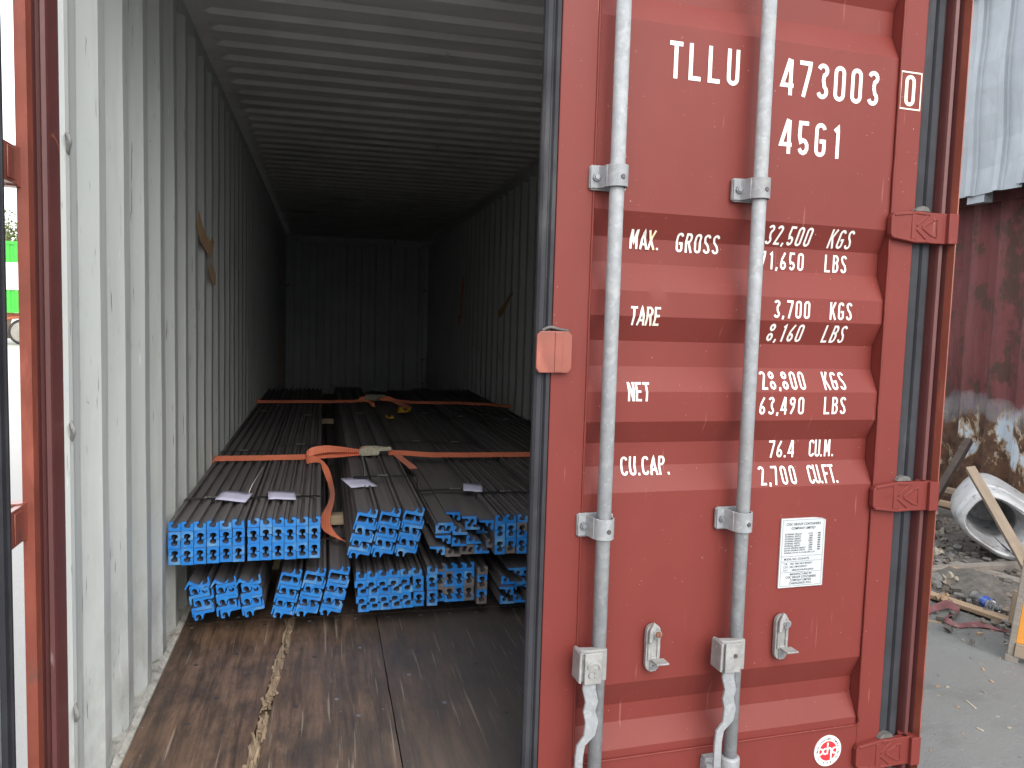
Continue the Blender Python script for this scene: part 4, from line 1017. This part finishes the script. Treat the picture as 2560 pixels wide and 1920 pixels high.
def loft(rings, name, mat, N=48, close=True, par=WM):
    """rings: (depth, rx, ry, exponent, rot, ox, oy)"""
    mb = MB(); v = []; fs = []
    for (d, rx, ry, n, rot, ox, oy) in rings:
        for k in range(N):
            a, b = SQ(2*math.pi*k/N, rx, ry, n, rot); p = back*d+rt*(a+ox)+up_*(b+oy); v.append(tuple(p))
    for i in range(len(rings)-1):
        for k in range(N): fs.append((i*N+k, i*N+(k+1) % N, (i+1)*N+(k+1) % N, (i+1)*N+k))
    if close: fs.append(tuple((len(rings)-1)*N+k for k in range(N)))
    return mb.add(v, fs).obj(name, mat, par, 35)
rw_ = R(-32)
RX0, RY0 = .278, .208
loft([(.035, RX0*.955, RY0*.95, 3.0, rw_, 0, 0), (.012, RX0*.975, RY0*.97, 3.0, rw_, 0, 0), (.0, RX0*.93, RY0*.92, 3.0, rw_, 0, 0), (-.006, RX0*.86, RY0*.85, 2.9, rw_, -.004, 0), (.004, RX0*.80, RY0*.80, 2.8, rw_, -.010, .004)], "front_bezel", m_wh, close=False)
loft([(.036, RX0*.955, RY0*.95, 3.0, rw_, 0, 0), (.05, RX0*.98, RY0*.985, 3.0, rw_, 0, .0), (.12, RX0, RY0*1.02, 3.0, rw_, 0, .0), (.124, RX0*.985, RY0*1.0, 3.0, rw_, 0, 0), (.135, RX0*1.02, RY0*1.05, 3, rw_, 0, .004), (.36, RX0*1.0, RY0*1.10, 3, rw_, 0, .01), (.50, RX0*.93, RY0*1.02, 3, rw_, 0, .01), (.55, RX0*.78, RY0*.85, 2.8, rw_, 0, .01)], "cabinet", m_wh)
cx0, cy0 = -.048, .018
loft([(.003, RX0*.80, RY0*.80, 2.8, rw_, -.010, .004), (.002, RX0*.73, RY0*.78, 2.8, rw_, cx0+.02, cy0), (.03, RX0*.70, RY0*.75, 2.7, rw_, cx0+.01, cy0), (.16, RX0*.62, RY0*.68, 2.4, rw_, cx0, cy0)], "opening_rim", m_wh, close=False)
loft([(.158, RX0*.63, RY0*.69, 2.4, rw_, cx0, cy0), (.17, RX0*.60, RY0*.66, 2.2, rw_, cx0, cy0), (.30, RX0*.58, RY0*.64, 2.1, rw_, cx0, cy0), (.46, RX0*.5, RY0*.56, 2, rw_, cx0, cy0)], "drum", m_whd)
FM = Matrix((rt, up_, fr)).transposed().to_4x4()
def front(mb, a, b, rad, d0, d1, n=20): mb.tube([FM @ Vector((a, b, d0)), FM @ Vector((a, b, d1))], rad, n)
# control strip on the low right corner
mb = MB(); cr_, sr_ = math.cos(rw_), math.sin(rw_)
pr = [(.165, -.15), (.245, -.13), (.262, .02), (.235, .13), (.178, .11), (.187, 0)]
pr = [(a*cr_-b*sr_, a*sr_+b*cr_) for a, b in pr]
mb.add([tuple(FM @ Vector((a, b, .010))) for a, b in pr]+[tuple(FM @ Vector((a, b, -.03))) for a, b in pr], [tuple(range(6))]+[(i, (i+1) % 6, 6+(i+1) % 6, 6+i) for i in range(6)])
mb.obj("control_panel", m_wh, WM, bevel=.004)
def onp(a, b): return a*cr_-b*sr_, a*sr_+b*cr_
for (a, b, s_) in ((.212, .062, 1.0), (.205, -.075, .9)):
    p = onp(a, b); mb = MB(); front(mb, p[0], p[1], .030*s_, .0101, .018); k_ = mb.obj("knob_ring", m_wh, WM, 40)
    mb = MB(); front(mb, p[0], p[1], .024*s_, .0182, .036); q = mb.obj("knob", m_blk, WM, 40)
    mb = MB(); mb.box(-.002, .002, .006, .021, .0362, .0375, mat=FM @ Matrix.Translation((p[0], p[1], 0))); mb.obj("knob_pointer", m_wh, q)
mb = MB(); p = onp(.222, -.015); mb.box(-.011, .011, -.008, .008, .0103, .0112, mat=FM @ Matrix.Translation((p[0], p[1], 0)) @ Matrix.Rotation(rw_, 4, 'Z')); mb.obj("printed_mark", m_pinkp, WM)
ptsb = [FM @ Vector(q) for q in ((-.03, -.10, -.05), (.0, -.125, -.01), (.05, -.165, .012), (.11, -.215, .012), (.17, -.245, -.01))]
MB().tube(catmull(ptsb, 6), [.003]*8+[.006]*6+[.0025]*11, 8).obj("dangling_wire", m_blk, WM, True)
hs = [FM @ Vector(q) for q in ((.17, .10, -.40), (.25, .17, -.40), (.36, .20, -.42), (.5, .19, -.44), (.6, .12, -.44))]
MB().tube(catmull(hs, 6), .018, 12).obj("drain_hose", paint("grey_hose", (.36, .36, .35), .6, var=.2, vs=20), WM, True)

# ---- timber scrap
m_pl1 = paint("sun_bleached_plank", (.27, .21, .155), .8, var=.2, vs=9, st=(.5, 5, 5), layers=[((.2, .16, .13), 9, .6, .7, .7)], bump=.3)
m_pl2 = paint("grey_old_plank", (.23, .205, .18), .85, var=.25, vs=9, st=(.5, 5, 5), layers=[((.12, .10, .09), 6, .55, .7, .7)], bump=.4)
m_pl3 = paint("tan_new_plank", (.36, .26, .175), .75, var=.15, vs=7, st=(.5, 5, 5), layers=[((.28, .19, .12), 10, .66, .72, .7)], bump=.2)
m_dkw = paint("dark_tarred_beam", (.055, .04, .034), .8, var=.3, vs=10, layers=[((.16, .1, .07), 12, .6, .7, .7)])
def plank(a, b, w_, t_, mat, label, name="plank", roll=0., cat="plank", grp=None, split=False):
    a, b = Vector(a), Vector(b); d = b-a; ln = d.length; q = d.to_track_quat('X', 'Z').to_matrix().to_4x4()
    n = 8; mb = MB(); v = []; fs = []
    for i in range(n+1):
        x = ln*i/n-ln/2; jt = .003*noise.noise((i*1.3, a.x*3, b.y))
        ww = w_*(1-.12*abs(noise.noise((i*.9, a.x, 5)))) if split else w_
        v += [(x, -w_/2+jt, -t_/2), (x, -w_/2+ww+jt, -t_/2), (x, -w_/2+ww+jt, t_/2), (x, -w_/2+jt, t_/2)]
    fs = [(4*i+k, 4*i+(k+1) % 4, 4*i+4+(k+1) % 4, 4*i+4+k) for i in range(n) for k in range(4)]+[(3, 2, 1, 0), (4*n, 4*n+1, 4*n+2, 4*n+3)]
    o = mb.add(v, fs).obj(name, mat, None, None, None, None, .002)
    o.matrix_world = Matrix.Translation((a+b)/2) @ q @ Matrix.Rotation(roll, 4, 'X'); return tag(o, label, cat, grp)
GP = "scrap timber beside the rusty container"
plank((3.18, 1.88, .555), (2.80, 1.02, .135), .050, .034, m_pl1, "pale timber batten leaning across the washing machine opening", roll=R(15), grp=GP)
plank((3.06, 2.12, -.142), (3.86, 2.08, -.128), .075, .045, m_pl2, "grey weathered plank lying on the ground in front of the washing machine", grp=GP)
plank((2.72, 2.16, -.148), (2.96, 1.27, -.145), .075, .022, m_pl3, "tan plank lying on the ground between bottle and red cloth strip", grp=GP, split=True)
plank((3.45, 2.25, -.150), (3.60, 1.70, -.14), .10, .025, m_pl2, "short grey board under the long weathered plank, next to the crate", grp=GP)
plank((4.52, 3.30, .50), (3.86, 3.05, -.14), .055, .05, m_dkw, "dark tarred beam leaning on the rusty wall, nearest the washing machine", cat="beam", name="beam", grp=GP)
plank((4.60, 3.82, .46), (4.05, 3.66, -.15), .07, .05, m_dkw, "dark tarred beam leaning on the rusty wall beside the container hinge", cat="beam", name="beam", grp=GP)
plank((4.05, 4.15, .12), (4.62, 3.42, .03), .09, .04, m_pl1, "tan board lying behind the dark leaning beams, upper one", grp=GP)
plank((3.90, 4.02, .02), (4.50, 3.25, -.05), .07, .04, m_pl3, "tan board lying behind the dark leaning beams, lower one", grp=GP)
plank((3.40, 2.62, -.15), (3.33, 2.42, -.15), .06, .03, m_pl3, "short broken wood block behind the grey weathered plank", cat="wood block", name="wood_block", grp=GP)
# ---- crate with orange panel
m_or = paint("orange_painted_board", (.62, .26, .04), .6, var=.12, vs=6, layers=[((.40, .17, .04), 9, .58, .7, .6), ((.15, .1, .06), 40, .70, .74, .8)], bump=.15)
CR = empty("wooden_crate", "wooden crate with orange painted side panel at the edge of the yard", "crate", (2.553, .945, GZ), None, (R(0), R(4.5), R(-46)))
MB().box(0, .026, 0, .03, .03, .56).obj("corner_batten", m_pl2, CR, bevel=.003)
MB().box(-.006, .048, -.004, .03, .0, .031).obj("foot", m_pl2, CR, bevel=.003)
MB().box(.0265, .90, -.008, .026, .030, .095).obj("bottom_rail", m_pl1, CR, bevel=.003)
MB().box(.0265, .90, .004, .022, .0955, .49).obj("side_panel", m_or, CR, bevel=.002)
MB().box(.0265, .90, -.008, .026, .4905, .55).obj("top_rail", m_pl1, CR, bevel=.003)
MB().box(.10, .135, .0265, .50, .030, .09).obj("bottom_runner", m_pl2, CR, bevel=.003)
MB().box(.80, .835, .0265, .50, .030, .09).obj("bottom_runner", m_pl2, CR, bevel=.003)
MB().box(.0, .90, .50, .53, .03, .20).obj("side_panel", m_pl1, CR, bevel=.003)

# ---- water bottle
m_pet = NT("clear_plastic"); m_pet.b.inputs['Transmission Weight'].default_value = .85; m_pet.b.inputs['Roughness'].default_value = .12; m_pet.b.inputs['IOR'].default_value = 1.15; m_pet.b.inputs['Base Color'].default_value = (.88, .92, .95, 1)
m_lbl = paint("blue_label", (.03, .09, .42), .4, var=.2, vs=30, layers=[((.5, .6, .75), 40, .6, .65, .8)])
BT = empty("water_bottle", "empty clear plastic water bottle with blue label on the dirt", "bottle", (3.05, 1.66, GZ+.036), None, (R(-90), 0, R(168)))
mb = MB(); zr = [(0, .020), (.004, .030), (.02, .033), (.035, .0305), (.05, .033), (.065, .0305), (.08, .033), (.10, .033), (.165, .033), (.185, .030), (.205, .018), (.215, .0135), (.235, .0135)]
mb.tube([(0, 0, a) for a, b in zr], [b for a, b in zr], 24); mb.obj("bottle_body", m_pet.m, BT, True)
MB().tube([(0, 0, .105), (0, 0, .160)], .0336, 24, caps=False).obj("label_sleeve", m_lbl, BT, True)
# ---- dusty red cloth strip
m_cl = paint("dusty_red_cloth", (.17, .068, .075), .9, var=.3, vs=14, layers=[((.30, .2, .18), 12, .55, .7, .7)], bump=.4, bs=40)
pts = [(2.60, 1.52, -.155), (2.68, 1.54, -.145), (2.78, 1.555, -.135), (2.80, 1.51, -.150), (2.72, 1.46, -.155), (2.63, 1.40, -.150), (2.64, 1.335, -.158), (2.70, 1.33, -.160), (2.77, 1.31, -.152), (2.81, 1.27, -.160), (2.86, 1.22, -.164)]
wd = [Vector((.006, .014, .012)), Vector((.004, .018, .010)), Vector((.012, .016, .016)), Vector((.020, .004, .010)), Vector((.018, -.012, .008)), Vector((.016, .002, .010)), Vector((.010, .014, .006)), Vector((.004, .016, .006)), Vector((.008, .016, .010)), Vector((.008, .010, .004)), Vector((.004, .008, .002))]
o = MB().ribbon(catmull(pts, 6), catmull(wd, 6), .004).obj("cloth_strip", m_cl, None, 60); tag(o, "crumpled dusty red cloth strip snaking over the concrete", "cloth strip")
pts = [(2.66, 2.02, -.12), (2.70, 1.90, -.13), (2.80, 1.84, -.14), (2.70, 1.78, -.15), (2.66, 1.70, -.15), (2.62, 1.66, -.16)]
o = MB().ribbon(catmull(pts, 6), [Vector((.01, .008, .02))]*31, .004).obj("cloth_strip", m_cl, None, 60); tag(o, "short red cloth scrap bunched against the container post by the tan plank", "cloth strip")
# ---- stones, paper, wood scraps
m_st = paint("grey_stone", (.17, .165, .16), .9, var=.25, vs=20, bump=.6, bs=30)
m_pp = paint("dirty_paper", (.33, .295, .245), .85, var=.2, vs=15, bump=.3)
m_wp = paint("white_tissue", (.72, .72, .72), .85, var=.08, vs=20, bump=.3)
m_bk = paint("bark_wood_scrap", (.33, .22, .14), .85, var=.3, vs=25, bump=.5)
def lump(name, x, y, rx, ry, rz, mat, label, cat, grp, jag=.3, sub=2, sink=.25):
    bm = bmesh.new(); bmesh.ops.create_icosphere(bm, subdivisions=sub, radius=1)
    s0 = random.uniform(0, 50)
    for v in bm.verts:
        n_ = noise.noise(v.co*1.4+Vector((s0, s0, 0))); v.co = v.co*(1+jag*n_); v.co.x *= rx; v.co.y *= ry; v.co.z *= rz
    me = bpy.data.meshes.new(name); bm.to_mesh(me); bm.free(); me.materials.append(mat)
    o = link(name, me, None, (x, y, GZ+rz*(1-sink)), (0, 0, random.uniform(0, 3))); return tag(o, label, cat, grp)
def scrap(name, x, y, s_, mat, label, cat, grp, z=0.0, seed=0):
    """crumpled sheet"""
    random.seed(seed+int(x*1000)); rows = []
    for j in range(6):
        rows.append([((i/5-.5)*s_, (j/5-.5)*s_*.75, .02+.6*s_*max(-.25, noise.noise((i*.7+seed, j*.7, x*9)))) for i in range(6)])
    o = sheet(rows, name, mat, None, .0015); o.location = (x, y, GZ+z); o.rotation_euler = (random.uniform(-.4, .4), random.uniform(-.4, .4), random.uniform(0, 3)); return tag(o, label, cat, grp)
GS = "stones in the rubbish"; GW = "paper and wood scraps in the rubbish"
lump("stone", 3.06, 1.97, .052, .045, .04, m_st, "round grey stone by the cream paper scrap", "stone", GS)
lump("stone", 3.52, 2.75, .12, .10, .04, m_st, "flat grey slab stone beside the container post, behind the planks", "stone", GS, .2)
lump("stone", 3.75, 2.92, .13, .09, .05, m_st, "large flat grey stone behind the washing machine's low corner", "stone", GS, .2)
lump("stone", 3.02, 1.90, .03, .03, .025, m_st, "small grey stone below the cream paper scrap", "stone", GS)
lump("stone", 2.86, 1.70, .022, .018, .016, m_st, "small pebble on the far side of the tan plank near the bottle", "stone", GS)
scrap("paper_scrap", 3.13, 1.93, .13, m_pp, "cream crumpled paper scrap by the round grey stone", "paper scrap", GW, .01, 3)
scrap("paper_scrap", 2.585, 1.535, .075, m_wp, "white crumpled tissue at the container post beside the red cloth", "paper scrap", GW, .0, 5)
scrap("paper_scrap", 3.30, 2.60, .14, m_wp, "grey white plastic scrap against the container post behind the grey plank", "paper scrap", GW, .0, 8)
scrap("paper_scrap", 3.55, 2.50, .12, m_pp, "creased paper scrap under the washing machine edge", "paper scrap", GW, .0, 9)
scrap("wood_scrap", 3.25, 2.06, .12, m_bk, "splintered brown wood scrap under the grey plank, nearest the post", "wood scrap", GW, .02, 11)
scrap("wood_scrap", 3.32, 1.98, .09, m_bk, "splintered brown wood scrap under the grey plank, further from the post", "wood scrap", GW, .02, 13)
scrap("wood_scrap", 2.81, 1.62, .07, m_bk, "torn wood scrap standing on the tan plank", "wood scrap", GW, .03, 15)
for i, (x, y, z, lab) in enumerate(((3.85, 3.15, .12, "brown paper lump lying against the dark leaning beam"), (3.92, 3.05, .16, "topmost crumpled brown paper in the heap beside the washing machine"), (3.80, 3.05, .06, "folded brown paper flap sticking out of the heap toward the viewer"),
    (3.98, 3.22, .10, "brown paper scrap tucked behind the two dark beams"), (3.75, 2.98, .12, "brown paper scrap at the container hinge end of the heap"), (3.88, 2.92, .02, "lowest brown paper scrap hanging down by the dark hollow"), (4.05, 3.30, .06, "brown paper scrap deepest in the heap by the tan boards"))):
    scrap("paper_scrap", x, y, .13+.03*(i % 3), m_pp, lab, "paper scrap", "brown paper in the heap", z, 20+i)
o = MB().box(-.02, .02, -.006, .006, 0, .012).obj("wood_chip", m_pl3, None, None, (2.68, 1.23, GZ), (0, 0, .3)); tag(o, "small pale wood chip near the red cloth end", "wood chip", GW)
o = MB().box(-.03, .03, -.006, .006, 0, .006).obj("wood_chip", m_pl3, None, None, (2.58, 1.42, GZ), (0, 0, -.6)); tag(o, "thin pale wood sliver on the concrete by the red cloth", "wood chip", GW)
o = MB().box(-.004, .004, -.035, .035, 0, .003).obj("wood_chip", m_pp, None, None, (2.03, .60, GZ), (0, 0, -.25)); tag(o, "long pale sliver on bare concrete, away from the rubbish", "wood chip", GW)
o = MB().box(-.006, .006, -.012, .012, 0, .004).obj("wood_chip", m_pp, None, None, (1.90, .42, GZ), (0, 0, .2)); tag(o, "small pale card chip on bare concrete", "wood chip", GW)
# loose dirt and rubble
random.seed(5); mb = MB(); m_rub2 = paint('grey_brown_rubble', (.17, .14, .115), .9, var=.4, vs=25)
m_dirt = paint("dirt_heap", (.115, .105, .096), .95, var=.4, vs=18, layers=[((.2, .18, .16), 30, .58, .66, .8)], bump=.9, bs=30)
rows = []
for j in range(40):
    rw = []
    for i in range(40):
        x = 2.55+i*.055; y = 1.1+j*.075
        e = max(0, min(1, (x+.12*y-2.98+.25*noise.noise((x*2, y*2, 0)))/.5))*max(0, min(1, (4.75-x)/.2))
        hgt = e*(.02+.05*max(0, noise.noise((x*3, y*3, 2)))+.03*noise.noise((x*9, y*9, 4))+.018*noise.noise((x*25, y*25, 4)))+.09*math.exp(-(((x-3.26)/.16)**2+((y-1.86)/.2)**2))*(1+.5*noise.noise((x*12, y*12, 1)))
        rw.append((x, y, GZ-.012+hgt))
    rows.append(rw)
o = sheet(rows, "dirt", m_dirt, None, 0, True); o['kind'] = 'stuff'; o['label'] = "loose dirt heaped along the rusty container"; o['category'] = "dirt"
mb = MB()
for i in range(2600):
    x = random.uniform(2.45, 4.4); y = random.uniform(1.0, 3.7)
    if x+.12*y+random.gauss(0, .15) < 2.92: continue
    s_ = random.choice((.004, .006, .008, .012, .018, .026))*random.uniform(.7, 1.3)
    M_ = Matrix.Translation((x, y, GZ+.015+.3*s_)) @ Matrix.Rotation(random.uniform(0, 6), 4, 'Z') @ Matrix.Rotation(random.uniform(0, 6), 4, 'X')
    mb.box(-s_, s_*random.uniform(.4, 1), -s_*.7, s_*.6, -s_*.5, s_*.4, random.randint(0, 2), M_)
o = mb.obj("rubble", [m_st, m_rub2, m_dirt]); o['kind'] = 'stuff'; o['label'] = "scattered rubble crumbs in the dirt"; o['category'] = "rubble"
mb = MB()
for i in range(160):
    x = random.uniform(1.5, 2.8); y = random.uniform(-.5, 1.5); s_ = random.choice((.002, .003, .005))
    mb.box(-s_*2, s_*2, -s_, s_, 0, s_*.8, random.choice((0, 0, 1, 2)), Matrix.Translation((x, y, GZ)) @ Matrix.Rotation(random.uniform(0, 6), 4, 'Z'))
o = mb.obj("litter_crumbs", [m_st, m_bk, m_pp]); o['kind'] = 'stuff'; o['label'] = "small litter crumbs on the concrete"; o['category'] = "litter"

# ================================================================ far left: green container trailer and tree
m_gr = paint("bright_green_paint", (.045, .42, .04), .45, var=.08)
m_gw = paint("white_panel_paint", (.78, .80, .78), .45, var=.03)
m_tyre = paint("tyre_rubber", (.035, .035, .035), .8, var=.3, vs=10)
m_rim = paint("cream_wheel", (.26, .24, .21), .5, var=.15, vs=6)
m_orp = paint("orange_chassis", (.50, .14, .07), .5, var=.2)
TR = empty("container_trailer", "bright green container with white panel on a wheeled trailer across the yard", "trailer", (-12.0, 33, GZ))
prof = []; x = -6.0
while x < 6.0: prof += [(x, 0), (x+.11, 0), (x+.14, .036), (x+.25, .036)]; x += .28
sheet([[(a, d, z) for a, d in prof] for z in (1.42, 3.95)], "container_wall", m_gr, TR, .004)
MB().box(-6.02, 6.05, .04, 2.44, 1.42, 3.95).obj("container_body", m_gr, TR)
MB().box(-6.05, 6.08, -.02, .06, 1.28, 1.42).obj("bottom_rail", m_gr, TR); MB().box(-6.05, 6.08, -.02, .06, 3.95, 4.08).obj("top_rail", m_gr, TR)
MB().box(-1.5, 2.4, -.030, -.002, 2.18, 3.25).obj("white_panel", m_gw, TR)
MB().box(-.24, .35, -.036, -.0305, 2.48, 2.60).add([], []).box(-.24, .35, -.036, -.0305, 2.84, 2.96).box(.351, .50, -.036, -.0305, 2.48, 2.96).obj("lettering", m_gr, TR)
MB().box(-6, 6, .3, .45, 1.05, 1.27).obj("chassis_beam", m_orp, TR)
MB().tube(catmull([(-.95, .25, .92), (-.75, .25, 1.05), (-.3, .25, 1.12), (.4, .25, 1.12)], 4), .06, 8).obj("mudguard", m_orp, TR)
for k, x in enumerate((-.25, 1.05, -5.2)):
    wv = MB().tube([(x, .22, .52), (x, .30, .52), (x, .52, .52), (x, .58, .52)], [.44, .52, .52, .44], 28).obj("wheel", m_tyre, TR, 40)
    MB().tube([(x, .215, .52), (x, .205, .52)], [.40, .36], 28).obj("rim", m_rim, wv, 40)
    MB().tube([(x, .206, .52), (x, .15, .52)], [.13, .11], 16).obj("hub", m_rim, wv, 40)
# tree
m_leaf = paint("leaf_green", (.085, .13, .02), .6, var=.45, vs=.8, layers=[((.14, .16, .03), 1.3, .5, .7, .6)])
m_bark = paint("bark", (.16, .11, .08), .9, var=.3, vs=8, bump=.5)
T = empty("tree", "leafy yellow green tree standing beyond the green container", "tree", (-15.5, 41, GZ))
random.seed(9); mb = MB(); tips = []
def limb(p, d, ln, rad, dep):
    q = p; pts = [p]; dd = d
    for k in range(4): dd = (dd+Vector((random.gauss(0, .18), random.gauss(0, .18), random.gauss(0, .12)))).normalized(); q = q+dd*ln/4; pts.append(q)
    mb.tube(pts, [rad*(1-.45*i/4) for i in range(5)], 8)
    if dep == 0: tips.append(q); return
    for k in range(3):
        a = random.uniform(0, 6.28); limb(q, (dd*.7+Vector((math.cos(a), math.sin(a), random.uniform(-.1, .5)))*.7).normalized(), ln*.72, rad*.55, dep-1)
        if dep == 1: tips.append(pts[2])
limb(Vector((0, 0, 0)), Vector((.1, 0, 1)), 2.3, .22, 3); mb.obj("trunk", m_bark, T, True)
mb2 = MB()
for t_ in tips:
    for k in range(46):
        p = t_+Vector((random.gauss(0, .45), random.gauss(0, .45), random.gauss(0, .34))); a = Vector((random.gauss(0, 1), random.gauss(0, 1), random.gauss(0, .6))).normalized(); b_ = a.orthogonal().normalized(); s_ = random.uniform(.06, .13)
        mb2.add([p-a*s_, p+b_*s_*.5, p+a*s_, p-b_*s_*.5], [(0, 1, 2, 3)])
q = mb2.obj("crown", m_leaf, T); q['kind'] = 'stuff'
# rag on the ground seen past the left post
o = MB().box(-.12, .12, -.1, .1, 0, .03).obj("wood_scrap", m_pl2, None, None, (-3.0, 4.6, GZ), (.1, .3, .4), .01); tag(o, "small grey wood scrap on the ground past the open left door", "wood scrap")
